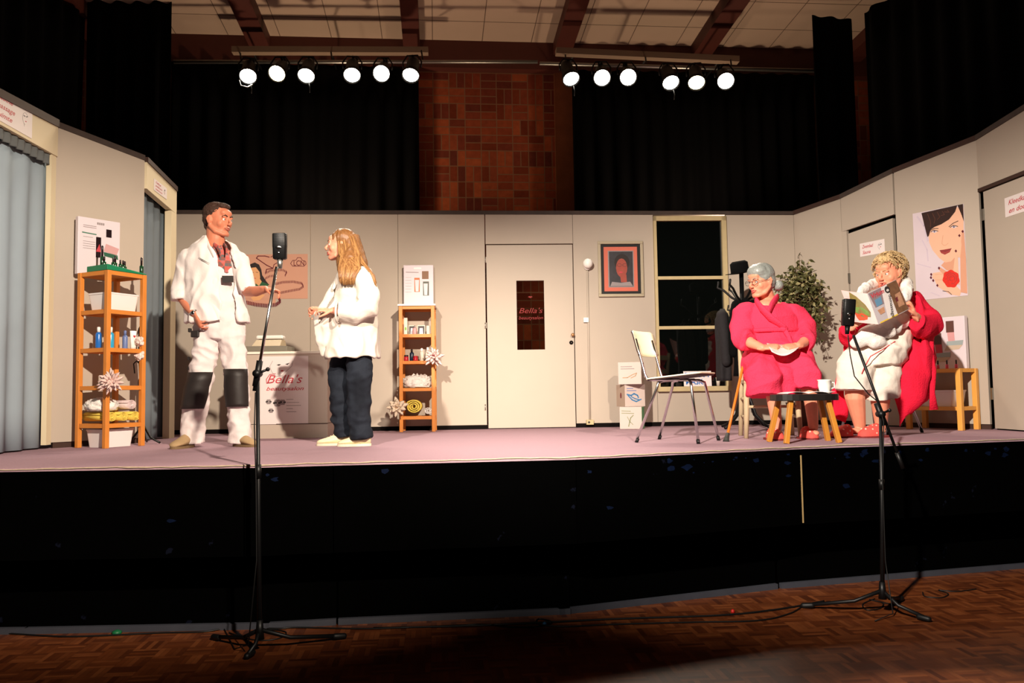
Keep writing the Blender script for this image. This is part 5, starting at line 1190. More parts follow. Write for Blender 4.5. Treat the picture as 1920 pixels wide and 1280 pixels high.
# ------------------------------------------------------------------ people
def skin_mat(name, c):
    m = pm(name, c, .5, .08, 26, spec=.35); b = m.node_tree.nodes['Principled BSDF']
    b.inputs['Subsurface Weight'].default_value = .12; b.inputs['Subsurface Radius'].default_value = (.02, .008, .004); b.inputs['Subsurface Scale'].default_value = .5
    return m
def fuse(name, mb, vox, parent, mat, smooth=4, fold=0, ffreq=9, seed=0, fax=None, label=None, keepmats=False):
    """closed overlapping forms grown into one continuous surface, with cloth folds if asked"""
    tmp = mb.build('tmp', origin=(0, 0, 0))
    md = tmp.modifiers.new('r', 'REMESH'); md.mode = 'VOXEL'; md.voxel_size = vox; md.use_smooth_shade = True
    if smooth: ms = tmp.modifiers.new('s', 'SMOOTH'); ms.iterations = smooth; ms.factor = .5
    dg = bpy.context.evaluated_depsgraph_get(); dg.update()
    me = bpy.data.meshes.new_from_object(tmp.evaluated_get(dg)); old = tmp.data
    bpy.data.objects.remove(tmp); bpy.data.meshes.remove(old); me.name = name
    og = worigin(parent) if parent else V((0, 0, 0))
    if fold:
        fx = fax or (1, 1, 1); nv = [(v.co.copy(), v.normal.copy()) for v in me.vertices]
        for v, (c, n) in zip(me.vertices, nv):
            q = V((c.x * fx[0], c.y * fx[1], c.z * fx[2])) * ffreq + V((seed, seed * 2, 0))
            w_ = noise.noise_vector(q * .5) * .8
            d = (1 - abs(noise.noise(q + w_)) * 3.2); d2 = noise.noise(q * 2.7 + V((9, 0, 0)))
            v.co = c + n * fold * (d * .8 + d2 * .5 - .3)
    for v in me.vertices: v.co -= og
    me.materials.clear(); me.materials.append(mat)
    me.polygons.foreach_set('use_smooth', [True] * len(me.polygons)); me.update()
    o = bpy.data.objects.new(name, me); COL.objects.link(o)
    if parent: o.parent = parent
    if label: o['label'] = label
    return o
def hframe(fwd, roll=0):
    f = V(fwd).normalized(); s_ = f.cross(V((0, 0, 1))).normalized(); u_ = s_.cross(f)
    R = Matrix.Rotation(roll, 3, f); return f, R @ s_, R @ u_     # forward, person's right, up
def head(mb, c, fwd, k_=1.0, roll=0, jaw=1.0, nose=1.0, full=0):
    f, s_, u_ = hframe(fwd, roll); c = V(c); M3 = Matrix((f, s_, u_)).transposed()
    def q(a, b, e): return c + (f * a + s_ * b + u_ * e) * k_
    def E(a, b, e, ra, rb, re): mb.ell(q(a, b, e), (ra * k_, rb * k_, re * k_), None, M3, 20, 14)
    E(-.012, 0, .035, .098, .076, .083); E(.014, 0, -.02, .080, .068 + full, .09); E(.03, 0, -.072, .055 + full, (.050 + full) * jaw, .042); E(.072, 0, -.098, .022, .024 * jaw, .019)
    for g in (-1, 1):
        mb.tube([q(-.01, g * .062, -.045), q(.03, g * .052 * jaw, -.085), q(.07, g * .018, -.102)], [.018 * k_, .019 * k_, .016 * k_], None, n=10, round_=True)
        E(.054, g * .042, -.030, .026, .021 + full * .5, .028); E(.086, g * .030, .0185, .010, .022, .0075)
        E(-.008, g * .078, -.008, .017, .008, .030); mb.tube([q(-.014, g * .084, .018), q(-.022, g * .088, .0), q(-.012, g * .083, -.028)], .005 * k_, None, n=6, round_=True)
        E(.108, g * .0115, -.036, .009, .008, .008)
        mb.tube([q(.080, g * .046, .002), q(.089, g * .033, .0085), q(.090, g * .019, .002)], .0035 * k_, None, n=6, round_=True)
        mb.tube([q(.079, g * .045, -.006), q(.086, g * .033, -.0125), q(.088, g * .019, -.006)], .003 * k_, None, n=6, round_=True)
    mb.tube([q(.088, 0, .020), q(.098, 0, .0), q(.110 + .008 * nose, 0, -.026), q(.112, 0, -.036)], [.008 * k_, .008 * k_, .0115 * k_, .009 * k_], None, n=10, round_=True)
    E(.083, 0, -.062, .018, .026, .017); E(.070, 0, .045, .028, .05, .03)
    return q, M3, k_
def face_parts(root, q, M3, k_, lipc=(160, 74, 66), browc=(60, 40, 30), eyec=(70, 50, 36), open_=0):
    m_w = pm('eye_white', (226, 216, 208), .3, .02, 20); m_i = pm('iris_%d' % eyec[0], eyec, .2, .1, 20); m_l = pm('lips_%d' % lipc[0], lipc, .45, .06, 30); m_b = pm('brow_%d' % browc[0], browc, .8, .2, 60)
    for g in (-1, 1):
        o = MB(); o.ell(q(.0795, g * .0315, -.002), .0118 * k_, m_w, nu=14, nv=10); e = o.build('eye', root)
        o = MB(); o.ell(q(.0885, g * .0305, -.002), (.0035 * k_, .0058 * k_, .0058 * k_), m_i, M3, 10, 8); o.build('iris', e)
        o = MB(); o.tube([q(.083, g * .050, .018), q(.0955, g * .033, .0275), q(.096, g * .014, .021)], [.002 * k_, .0042 * k_, .0038 * k_], m_b, n=6, round_=True); o.build('eyebrow', root)
    o = MB()
    o.tube([q(.087, -.024, -.064), q(.100, -.010, -.0585), q(.1022, 0, -.0605), q(.100, .010, -.0585), q(.087, .024, -.064)], [.0015 * k_, .0042 * k_, .004 * k_, .0042 * k_, .0015 * k_], m_l, n=8)
    d = -.0085 * open_
    o.tube([q(.087, -.023, -.065), q(.097, -.011, -.0705 + d), q(.099, 0, -.0725 + d), q(.097, .011, -.0705 + d), q(.087, .023, -.065)], [.0015 * k_, .005 * k_, .0055 * k_, .005 * k_, .0015 * k_], m_l, n=8)
    if open_: o.tube([q(.090, -.016, -.065), q(.0985, 0, -.067), q(.090, .016, -.065)], [.002 * k_, .005 * k_, .002 * k_], m_dark, n=8)
    o.build('lips', root)
def hand(mb, w, d, pn, side, curl=.5, k_=1.0, spread=.10, point=0, thumb=.8):
    """w wrist, d hand direction, pn palm normal, side +1/-1: where the thumb leaves (along d x pn)"""
    w = V(w); d = V(d).normalized(); pn = V(pn); pn = (pn - d * pn.dot(d)).normalized(); t_ = d.cross(pn) * side
    mb.tube([w - d * .02 * k_, w + d * .02 * k_, w + d * .055 * k_, w + d * .088 * k_], [.027 * k_, .032 * k_, .040 * k_, .036 * k_], None, n=14, ref=t_, asp=.42, round_=True)
    for i in range(4):
        y = (.031 - .0205 * i) * k_; L_ = (.068, .076, .071, .056)[i] * k_; a = spread * (1.5 - i)
        fd = (d * math.cos(a) + t_ * math.sin(a)).normalized(); b0 = w + d * (.088 - .004 * abs(i - 1.2)) * k_ + t_ * y
        cu = curl * (.85 + .12 * i) * (0.15 if (point and i == 0) else 1); pts = [b0 - fd * .012 * k_, b0]; p = b0; an = cu * .5
        for j, fr_ in enumerate((.45, .32, .23)):
            p = p + (fd * math.cos(an) + pn * math.sin(an)) * L_ * fr_; pts.append(p); an += cu * (1.0 if j == 0 else .7)
        mb.tube(pts, [.0088 * k_, .0088 * k_, .0082 * k_, .0074 * k_, .006 * k_], None, n=8, round_=True)
    b0 = w + d * .022 * k_ + t_ * .026 * k_; td = (d * .62 + t_ * .7 * thumb + pn * .42).normalized(); td2 = (d * .86 + t_ * .25 * thumb + pn * .5).normalized()
    mb.tube([b0 - td * .01, b0 + td * .036 * k_, b0 + td * .036 * k_ + td2 * .030 * k_, b0 + td * .036 * k_ + td2 * .052 * k_], [.0145 * k_, .0115 * k_, .0095 * k_, .0075 * k_], None, n=8, round_=True)
def ering(c, rx, ry, yaw=0, n=28, a0=None, a1=None, thick=None, tilt=0):
    c = V(c); R = Matrix.Rotation(yaw, 3, 'Z')
    if tilt: R = R @ Matrix.Rotation(tilt, 3, 'Y')
    f = lambda a, k_=0: c + R @ V(((rx + k_) * math.cos(a), (ry + k_) * math.sin(a), 0))
    if thick is None: return [f(2 * PI * i / n) for i in range(n)]
    return [f(a0 + (a1 - a0) * i / n) for i in range(n + 1)] + [f(a1 - (a1 - a0) * i / n, -thick) for i in range(n + 1)]
def shoe(root, heel, d, L_, mat, solem, w_=.048, h=.07, name='shoe', ankle=.045):
    heel = V(heel); d = V(d); d.z = 0; d.normalize(); s_ = V((-d.y, d.x, 0)); o = MB(); rings = []
    for t, ww, hh in ((0, .62, .82), (.06, .8, .98), (.2, .82, 1.0), (.38, .82, .95), (.55, .92, .74), (.72, 1.0, .56), (.86, .92, .46), (.95, .68, .36), (1, .3, .22)):
        c = heel + d * L_ * t; ring = []
        for i in range(18):
            a = 2 * PI * i / 18; y = math.cos(a); z = math.sin(a); zz_ = .5 + .5 * (z if z > 0 else z * 1.0)
            ring.append(c + s_ * y * w_ * ww * (1 if z < .2 else 1 - .28 * z) + V((0, 0, .012 + hh * h * zz_)))
        rings.append(ring)
    o.loft(rings, mat); sh = o.build(name, root, sub=1)
    o = MB(); lo = []; 
    for i in range(28):
        a = 2 * PI * i / 28; x = .5 + .51 * math.cos(a); y = math.sin(a); ww = w_ * (1.0 + .06 * math.cos(a)) * 1.03; lo.append(heel + d * L_ * x + s_ * math.copysign(abs(y) ** .75, y) * ww * (.86 + .16 * math.sin(x * 3)))
    o.loft([lo, [p + V((0, 0, .018)) for p in lo]], solem, False); o.build('sole', sh)
    return sh
def P3(x, y, d): return P(x, y, d)

m_skA = skin_mat('tanned_skin', (206, 128, 98)); m_skB = skin_mat('fair_skin', (222, 148, 120)); m_skC = skin_mat('rosy_skin', (232, 152, 122))
m_jack = pm('white_jacket_cloth', (238, 228, 224), .9, .02, 60, bump=.12, spec=.1); m_over = pm('white_work_cloth', (228, 216, 214), .9, .03, 60, bump=.12, spec=.1)
m_pad = pm('black_knee_pad', (36, 30, 28), .55, .15, 30, bump=.1); m_sand = pm('sand_suede', (170, 142, 104), .85, .1, 30); m_cshoe = pm('cream_leather', (226, 212, 172), .5, .04, 20); m_sole = pm('rubber_sole', (120, 96, 68), .8, .1, 20); m_solew = pm('pale_sole', (216, 204, 178), .6, .05, 20)
m_jack2 = pm('offwhite_jacket_cloth', (202, 193, 182), .9, .03, 60, bump=.15, spec=.1)
def plaid():
    m = bpy.data.materials.new('red_plaid'); m.use_nodes = True; nt = m.node_tree; N = nt.nodes; L = nt.links; b = N['Principled BSDF']; b.inputs['Roughness'].default_value = .9
    tc = N.new('ShaderNodeTexCoord'); a = N.new('ShaderNodeTexChecker'); a.inputs['Scale'].default_value = 22; a.inputs['Color1'].default_value = rgb((196, 52, 40)); a.inputs['Color2'].default_value = rgb((34, 26, 28))
    c = N.new('ShaderNodeTexChecker'); c.inputs['Scale'].default_value = 40; c.inputs['Color1'].default_value = rgb((214, 130, 116)); c.inputs['Color2'].default_value = rgb((150, 150, 150))
    L.new(tc.outputs['Object'], a.inputs['Vector']); mp = N.new('ShaderNodeMapping'); mp.inputs['Location'].default_value = (.013, .02, .011); L.new(tc.outputs['Object'], mp.inputs[0]); L.new(mp.outputs[0], c.inputs['Vector'])
    x = N.new('ShaderNodeMix'); x.data_type = 'RGBA'; x.inputs[0].default_value = .35; L.new(a.outputs[0], x.inputs[6]); L.new(c.outputs[0], x.inputs[7]); L.new(x.outputs[2], b.inputs['Base Color']); return m
m_plaid = plaid()

def hair_strands(mb, starts, paths, rad, mat, n=5):
    for pts in paths: mb.tube(pts, [rad * .7] + [rad] * (len(pts) - 2) + [rad * .25], mat, n=n)

# ---- the man in white work clothes -------------------------------------------------
def man():
    D = 6.3; Q = lambda x, y, dd=0: P(x, y, D + dd)
    base = P(404, 836, D); base.z = S
    r = thing('person', base, 'man in white work overalls and open white jacket, pointing to the right', 'person')
    b = MB(); b.mi(None)
    hc = Q(409, 413, 0); q, M3, k_ = head(b, hc, (math.cos(.42), -math.sin(.42), -.06), 1.10)
    b.tube([q(-.025, 0, -.05), Q(404, 448, .0), Q(402, 470, .02)], [.064, .068, .08], None, n=16, round_=True)
    b.loft([ering(Q(404, y, .02), rx, ry) for y, rx, ry in ((466, .07, .06), (474, .15, .08), (486, .165, .10), (530, .15, .11), (590, .14, .10), (620, .155, .11))], None)
    # image-left arm hanging, elbow bent
    b.tube([Q(360, 484, 0), Q(345, 525, .02), Q(341, 556, 0), Q(352, 573, -.06), Q(364, 589, -.12)], [.055, .05, .043, .038, .026], None, n=14, round_=True)
    hand(b, Q(365, 590, -.125), Q(378, 616, -.17) - Q(365, 590, -.125), (.75, .3, .1), -1, .75, 1.02, thumb=.6)
    # image-right arm reaching out
    b.tube([Q(444, 486, 0), Q(455, 520, -.02), Q(464, 546, -.05), Q(480, 546, -.14), Q(498, 542, -.22)], [.055, .05, .043, .040, .027], None, n=14, round_=True)
    hand(b, Q(498, 542, -.22), V((.86, -.25, -.18)), (-.25, -.1, -.95), -1, .75, 1.0, spread=.13, point=1)
    # legs
    b.tube([Q(390, 615, .02), Q(374, 725, .0), Q(362, 818, .02)], [.085, .06, .045], None, n=14, round_=True)
    b.tube([Q(431, 615, .02), Q(442, 725, .0), Q(448, 818, .02)], [.085, .06, .045], None, n=14, round_=True)
    fuse('body', b, .005, r, m_skA, 7)
    face_parts(r, q, M3, k_, (160, 86, 74), (58, 38, 28), (60, 44, 34))
    # hair: cap of short dark hair
    m_hd = pm('short_dark_hair', (62, 40, 30), .75, .35, 60, bump=.6)
    h = MB(); f, s_, u_ = hframe((math.cos(.42), -math.sin(.42), -.06))
    h.ell(q(-.026, 0, .052), (.098 * k_, .083 * k_, .079 * k_), None, M3); h.ell(q(-.045, 0, .01), (.068 * k_, .080 * k_, .075 * k_), None, M3); h.ell(q(.045, 0, .095), (.035 * k_, .055 * k_, .024 * k_), None, M3); h.ell(q(-.065, 0, -.035), (.04 * k_, .055 * k_, .045 * k_), None, M3)
    fuse('hair', h, .005, r, m_hd, 2, .004, 50, 1)
    m_st = pm('stubble', (120, 72, 56), .7, .2, 80)
    # overalls: legs, seat and bib
    o = MB()
    o.tube([Q(392, 612, .02), Q(386, 650, .01), Q(376, 712, 0), Q(370, 745, 0), Q(363, 785, .01), Q(361, 829, .02)], [.115, .102, .092, .092, .086, .092], None, n=22, ref=(1, 0, 0), asp=1.0)
    o.tube([Q(431, 612, .02), Q(437, 650, .01), Q(444, 712, 0), Q(446, 745, 0), Q(448, 785, .01), Q(449, 829, .02)], [.112, .096, .086, .084, .080, .084], None, n=22, ref=(1, 0, 0))
    o.loft([ering(Q(x, y, .02), rx, ry) for x, y, rx, ry in ((412, 636, .13, .12), (411, 610, .185, .135), (409, 580, .178, .130), (409, 545, .172, .128), (412, 512, .160, .125), (416, 497, .135, .115))], None)
    for x0, x1 in ((396, 388), (436, 436)):
        o.tube([Q(x0 + 6, 500, -.085), Q(x0, 482, -.08), Q(x1, 470, -.02)], [.022, .022, .022], None, n=8, round_=True, asp=.5)
    fuse('overalls', o, .0085, r, m_over, 2, .013, 8, 3, (1, 1, 1.1))
    # shirt
    o = MB(); o.loft([ering(Q(x, y, .02), rx, ry) for x, y, rx, ry in ((412, 530, .15, .11), (411, 500, .160, .122), (408, 482, .155, .105), (406, 468, .10, .085), (406, 461, .075, .07))], None)
    fuse('shirt', o, .008, r, m_plaid, 2, .004, 14, 2)
    o = MB()
    for x0, x1, y1 in ((400, 417, 482), (420, 428, 480)): o.tube([Q(x0, 458, -.055), Q((x0 + x1) / 2, 464, -.085), Q(x1 - 4, y1 - 6, -.12)], [.016, .02, .012], m_plaid, n=8, round_=True, asp=.35, ref=(0, 0, 1))
    o.build('shirt_collar', r)
    # open jacket
    o = MB(); JR = []
    def jr(x, y, rx, ry, phi, w_, th=.024, dd=.02): # opening centre phi (from +X), half width w_
        return ering(Q(x, y, dd), rx, ry, 0, 40, phi + w_, phi + 2 * PI - w_, th)
    ph = math.radians(-51)
    JR = [jr(399, 442, .082, .085, ph, .95, .022, .05), jr(398, 450, .115, .10, ph, .8, .03, .04), jr(399, 460, .175, .12, ph, .58, .03), jr(400, 474, .210, .135, ph, .40), jr(401, 490, .225, .150, ph, .30), jr(402, 520, .228, .165, ph, .25), jr(403, 560, .230, .172, ph, .24), jr(406, 590, .238, .178, ph, .26), jr(408, 606, .245, .182, ph, .28)]
    o.loft(JR, None)
    o.ell(Q(359, 480, .02), (.078, .088, .066), None); o.ell(Q(446, 484, .02), (.07, .085, .06), None)
    o.tube([Q(358, 484, .02), Q(348, 515, .02), Q(340, 545, 0), Q(341, 560, -.01)], [.088, .082, .078, .072], None, n=20, round_=False)
    o.tube([Q(448, 486, .02), Q(457, 515, -.02), Q(463, 536, -.05), Q(466, 545, -.06)], [.078, .072, .068, .064], None, n=20)
    o.tube([Q(341, 548, -.01), Q(342, 562, -.015)], [.080, .078], None, n=20)
    fuse('jacket', o, .0085, r, m_jack, 3, .013, 6.5, 5, (1, 1, .7))
    # lapels, shade of a jacket crease drawn as a dark line, label patch
    o = MB(); o.tube([Q(400, 480, -.135), Q(391, 462, -.10), Q(385, 447, -.03), Q(388, 441, .07), Q(402, 440, .12), Q(416, 446, .06)], [.008, .020, .022, .022, .022, .012], m_jack, n=10, asp=.4, ref=(0, 0, 1), round_=True); o.build('jacket_collar', r)
    o = MB(); o.tube([Q(372, 482, -.135), Q(380, 487, -.150), Q(393, 494, -.158)], [.001, .003, .001], m_pad, n=5); o.build('crease_shade', r)
    o = MB(); pa = [Q(417, 517, -.128), Q(437, 517, -.116), Q(437.5, 529, -.118), Q(418, 529.5, -.130)]; nn = V((0, -.006, 0)); o.hexa([p + V((0, .006, 0)) for p in pa], [p + nn * 2 for p in pa], m_pad); o.build('label_patch', r)
    # knee pads
    for i, rows in enumerate((((380, 698, .090), (377, 715, .089), (373, 725, .089), (371, 740, .092), (367, 757, .087), (364, 766, .086)), ((445, 692, .086), (446, 706, .084), (446, 724, .086), (447, 738, .084), (448, 756, .080), (448, 762, .080)))):
        o = MB(); rr = []
        for x, y, rad in rows:
            c = Q(x, y, 0); rr.append(ering(c, rad + .016, rad + .026, 0, 18, math.radians(-158 if i == 0 else -156), math.radians(-24), .012))
        o.loft(rr, m_pad); o.build('knee_pad', r)
    o = MB(); o.box(Q(366, 626, -.10), (.06, .03, .05), m_pad, bev=.006); o.box(Q(356, 619, -.07), (.02, .03, .03), m_pad, bev=.004); o.build('tool_pouch', r)
    o = MB()
    for y in (672, 690): o.box(Q(354, y, -.03), (.01, .03, .025), m_pad)
    o.build('side_tabs', r)
    o = MB(); c0_, c1_ = Q(364, 587, -.12), Q(366, 591, -.125); d = (Q(372, 605, -.15) - Q(358, 578, -.09)).normalized(); a_, b_ = basis(d); o.tube([c0_ + (a_ * math.cos(t) * .031 + b_ * math.sin(t) * .028) for t in [2 * PI * i / 18 for i in range(18)]], .006, m_steel, n=6, closed=True); o.ell(c0_ + V((-.0, -.03, .0)), (.016, .006, .016), m_chrome, nu=12, nv=8); o.build('wristwatch', r)
    # shoes
    hl = Q(361, 836, .05); hl.z = S; hr = Q(440, 834, .06); hr.z = S
    shoe(r, hl, (-.12, -1, 0), .29, m_sand, m_sole, .055, .10); shoe(r, hr, (.75, -.62, 0), .27, m_sand, m_sole, .052, .10)
man()

# ---- the long-haired woman in the white coat ----------------------------------------
def woman():
    D = 6.2; Q = lambda x, y, dd=0: P(x, y, D + dd); base = P(652, 836, D); base.z = S
    r = thing('person', base, 'woman with long light-brown hair in an oversized white jacket and dark jeans', 'person')
    b = MB(); fw_ = (-1, -.08, .05); hc = Q(640, 460, 0); q, M3, k_ = head(b, hc, fw_, 1.0, nose=.9)
    b.tube([q(-.03, 0, -.05), Q(652, 490, 0), Q(660, 510, 0)], [.05, .05, .065], None, n=14, round_=True)
    b.loft([ering(Q(662, y, 0), rx, ry) for y, rx, ry in ((506, .07, .07), (516, .10, .15), (560, .11, .14), (620, .12, .15), (640, .10, .11))], None)
    b.tube([Q(676, 520, -.13), Q(690, 570, -.16), Q(660, 586, -.2), Q(624, 582, -.2)], [.05, .045, .038, .025], None, n=12, round_=True)
    hand(b, Q(624, 583, -.2), V((-.9, -.1, .12)), (.1, .35, -.9), 1, .85, .95)
    b.tube([Q(655, 520, .14), Q(640, 570, .17), Q(606, 582, .16)], [.05, .045, .026], None, n=12, round_=True)
    hand(b, Q(606, 582, .15), V((-1, -.1, .02)), (.2, -.7, -.6), -1, 1.3, .95)
    b.tube([Q(645, 685, .07), Q(642, 740, .07), Q(645, 812, .07)], [.055, .05, .04], None, n=12, round_=True); b.tube([Q(674, 685, -.08), Q(674, 740, -.08), Q(676, 812, -.08)], [.055, .05, .04], None, n=12, round_=True)
    fuse('body', b, .005, r, m_skB, 7); face_parts(r, q, M3, k_, (176, 92, 84), (110, 80, 54), (70, 80, 90), .5)
    # hair volume and strands
    m_hb = pm('light_brown_hair', (122, 82, 46), .45, .45, 60, spec=.4, bump=.3)
    h = MB(); h.ell(q(-.018, 0, .048), (.099, .087, .082), None, M3); h.ell(q(-.05, 0, -.01), (.075, .088, .10), None, M3)
    h.loft([ering(Q(x, y, dd), rx, ry) for x, y, rx, ry, dd in ((655, 440, .075, .06, 0), (657, 465, .095, .095, 0), (660, 490, .115, .12, -.03), (661, 508, .110, .09, -.12), (656, 522, .075, .035, -.195), (652, 532, .035, .015, -.215))], None)
    fuse('hair', h, .006, r, m_hb, 2, .005, 26, 3, (1, 1, .2))
    m_hb3 = pm('blonde_streak', (152, 112, 68), .4, .3, 60, spec=.4)
    st = MB(); random.seed(3)
    for i in range(420):
        t = i / 420; a = random.uniform(0, 1); g = random.uniform(-1, 1)
        top_ = q(-.01 - .03 * a, g * .01, .128 - .004 * a); side_ = -1 if random.random() < .8 else 1 # camera side mostly
        bx_ = random.uniform(-.09, .085)
        p1 = q(-.01 - .06 * a + bx_ * .3, .070 * (1 if side_ < 0 else -1) * 1.0, .085) ; p1 = Q(640 + 18 * a + bx_ * 90, 444, side_ * (.05 + .02 * random.random()))
        p2 = Q(646 + 20 * a + bx_ * 130, 475, side_ * (.095 + .012 * random.random())); e = random.random()
        if a > .72 and e > .4: p3 = Q(680 + 8 * e, 498, side_ * .16); p4 = Q(694 + 8 * e, 513 + 4 * e, side_ * .20 - .01); p5 = Q(702 + 4 * e, 528 + 16 * random.random() * e, side_ * .20 - .01); pts = [top_, p1, p2, p3, p4, p5]
        else:
            xx = 630 + 42 * random.random(); p3 = Q(xx + 4, 502, side_ * .20 - .01); p4 = Q(xx * .75 + 652 * .25, 518, side_ * .225 - .01); p5 = Q(xx * .65 + 650 * .35, 523 + 12 * random.random(), side_ * .225 - .01); pts = [top_, p1, p2, p3, p4, p5]
        st.tube([p + V((random.gauss(0, .002), random.gauss(0, .002), 0)) for p in pts], [.003, .0046, .005, .0048, .004, .0012], m_hb if i % 3 else m_hb3, n=5)
    st.build('hair_strands', r)
    random.seed(7)
    # jeans
    m_jean = pm('dark_jeans', (32, 36, 44), .85, .18, 26, bump=.35, spec=.1)
    o = MB(); o.tube([Q(644, 660, .06), Q(640, 700, .07), Q(641, 745, .07), Q(642, 785, .07), Q(650, 818, .07)], [.085, .10, .09, .088, .085], None, n=20, ref=(1, 0, 0)); o.tube([Q(672, 660, -.05), Q(674, 700, -.08), Q(673, 745, -.08), Q(674, 785, -.08), Q(678, 822, -.08)], [.085, .098, .088, .085, .082], None, n=20, ref=(1, 0, 0)); o.ell(Q(660, 650, 0), (.13, .13, .08), None)
    fuse('jeans', o, .0085, r, m_jean, 2, .013, 8, 4, (.8, .8, 1.2))
    # jacket: open to the left, loose
    o = MB(); phi = math.radians(193)
    def jr(x, y, rx, ry, w_, th=.026): return ering(Q(x, y, 0), rx, ry, 0, 40, phi + w_, phi + 2 * PI - w_, th)
    o.loft([jr(662, 494, .075, .085, .5, .03), jr(664, 504, .12, .15, .5), jr(664, 522, .150, .195, .42), jr(664, 560, .160, .195, .42), jr(663, 600, .178, .2, .42), jr(661, 640, .2, .21, .42), jr(659, 672, .218, .22, .42)], None)
    o.ell(Q(680, 518, -.13), (.085, .085, .07), None)
    o.tube([Q(682, 520, -.14), Q(691, 550, -.17), Q(688, 578, -.19), Q(660, 588, -.22), Q(634, 585, -.22)], [.09, .086, .09, .082, .075], None, n=20, round_=False); o.ell(Q(687, 577, -.19), .088, None)
    o.tube([Q(660, 520, .14), Q(645, 560, .17), Q(618, 582, .17)], [.085, .08, .065], None, n=18)
    # hanging front flap held out
    for pts, rr in (([Q(636, 522, -.05), Q(617, 556, -.09), Q(598, 590, -.11), Q(600, 625, -.11), Q(607, 660, -.10)], [.028, .032, .036, .040, .034]), ([Q(648, 530, -.10), Q(632, 565, -.14), Q(612, 600, -.13), Q(610, 640, -.12)], [.03, .035, .036, .03])): o.tube(pts, rr, None, n=12, ref=(1, 0, 0), asp=.4, round_=True)
    fuse('jacket', o, .0085, r, m_jack2, 2, .015, 6, 9, (1, 1, .8))
    o = MB(); o.tube([Q(652, 492, -.09), Q(638, 512, -.13), Q(625, 540, -.14)], [.016, .024, .012], m_jack2, n=10, asp=.35, ref=(1, 0, 0), round_=True); o.tube([Q(676, 500, -.02), Q(668, 490, .0), Q(654, 491, .03)], [.02, .024, .016], m_jack2, n=10, round_=True); o.build('collar', r)
    o = MB(); cc_ = Q(633, 585, -.22); a_, b_ = basis(V((-1, -.02, .02))); o.tube([cc_ + (a_ * math.cos(t) + b_ * math.sin(t)) * .076 for t in [2 * PI * i / 24 for i in range(24)]], .008, m_jack2, n=6, closed=True); o.build('cuff_fold', r)
    h1 = Q(656, 832, .08); h1.z = S; h2 = Q(696, 836, -.06); h2.z = S
    for hh, yy in ((h1, -.22), (h2, -.1)):
        sh = shoe(r, hh, (-1, yy, 0), .245, m_cshoe, m_solew, .046, .082)
        o = MB(); d = V((-1, yy, 0)).normalized(); s_ = V((-d.y, d.x, 0))
        for j in range(3): c = hh + d * (.12 + .022 * j) + V((0, 0, .080 - .011 * j)); o.tube([c - s_ * .022, c + V((0, 0, .004)), c + s_ * .022], .003, m_solew, n=5)
        o.build('laces', sh)
woman()

# ---- slippers ------------------------------------------------------------------------
m_slip = pm('coral_slipper', (226, 84, 76), .85, .08, 40, bump=.2); m_dot = pm('pale_dot', (244, 190, 170), .85); m_slsole = pm('slipper_sole', (120, 40, 40), .8)
def slipper(root, toe, d, L_=.25, w_=.055, h=.085):
    """toe point on the floor, d pointing from heel to toe"""
    toe = V(toe); d = V(d); d.z = 0; d.normalize(); heel = toe - d * L_; s_ = V((-d.y, d.x, 0)); o = MB(); rings = []; pts_ = []
    for t, ww, hh in ((.36, .95, 1.0), (.46, 1.0, 1.02), (.6, 1.03, .92), (.75, 1.0, .76), (.88, .86, .58), (.96, .6, .4), (1, .25, .2)):
        c = heel + d * L_ * t; rings.append([c + s_ * math.cos(a) * w_ * ww + V((0, 0, .012 + hh * h * max(0, math.sin(a)) * 1.0 + (0 if math.sin(a) > 0 else 0))) for a in [2 * PI * i / 20 for i in range(20)]])
    o.loft(rings, m_slip); sl = o.build('slipper', root, sub=1); sl['label'] = 'coral slipper with pale dots'
    o = MB(); lo = [heel + d * L_ * (.5 + .5 * math.cos(a)) + s_ * math.copysign(abs(math.sin(a)) ** .8, math.sin(a)) * w_ * 1.02 for a in [2 * PI * i / 26 for i in range(26)]]; o.loft([lo, [p + V((0, 0, .014)) for p in lo]], m_slsole, False); o.build('sole', sl)
    o = MB()
    for t, a in ((.5, .5), (.52, 1.1), (.5, 1.9), (.52, 2.6), (.68, .8), (.7, 1.6), (.68, 2.3), (.84, 1.2), (.85, 2.0), (.6, 1.35), (.6, .3), (.6, 2.85)):
        ww = 1.03 - .35 * max(0, t - .7); hh = 1.02 - 1.0 * max(0, t - .5); c = heel + d * L_ * t + s_ * math.cos(a) * w_ * ww * .90 + V((0, 0, .012 + hh * h * .90 * math.sin(a))); o.ell(c, .0085, m_dot, nu=8, nv=6)
    o.build('dots', sl); return sl

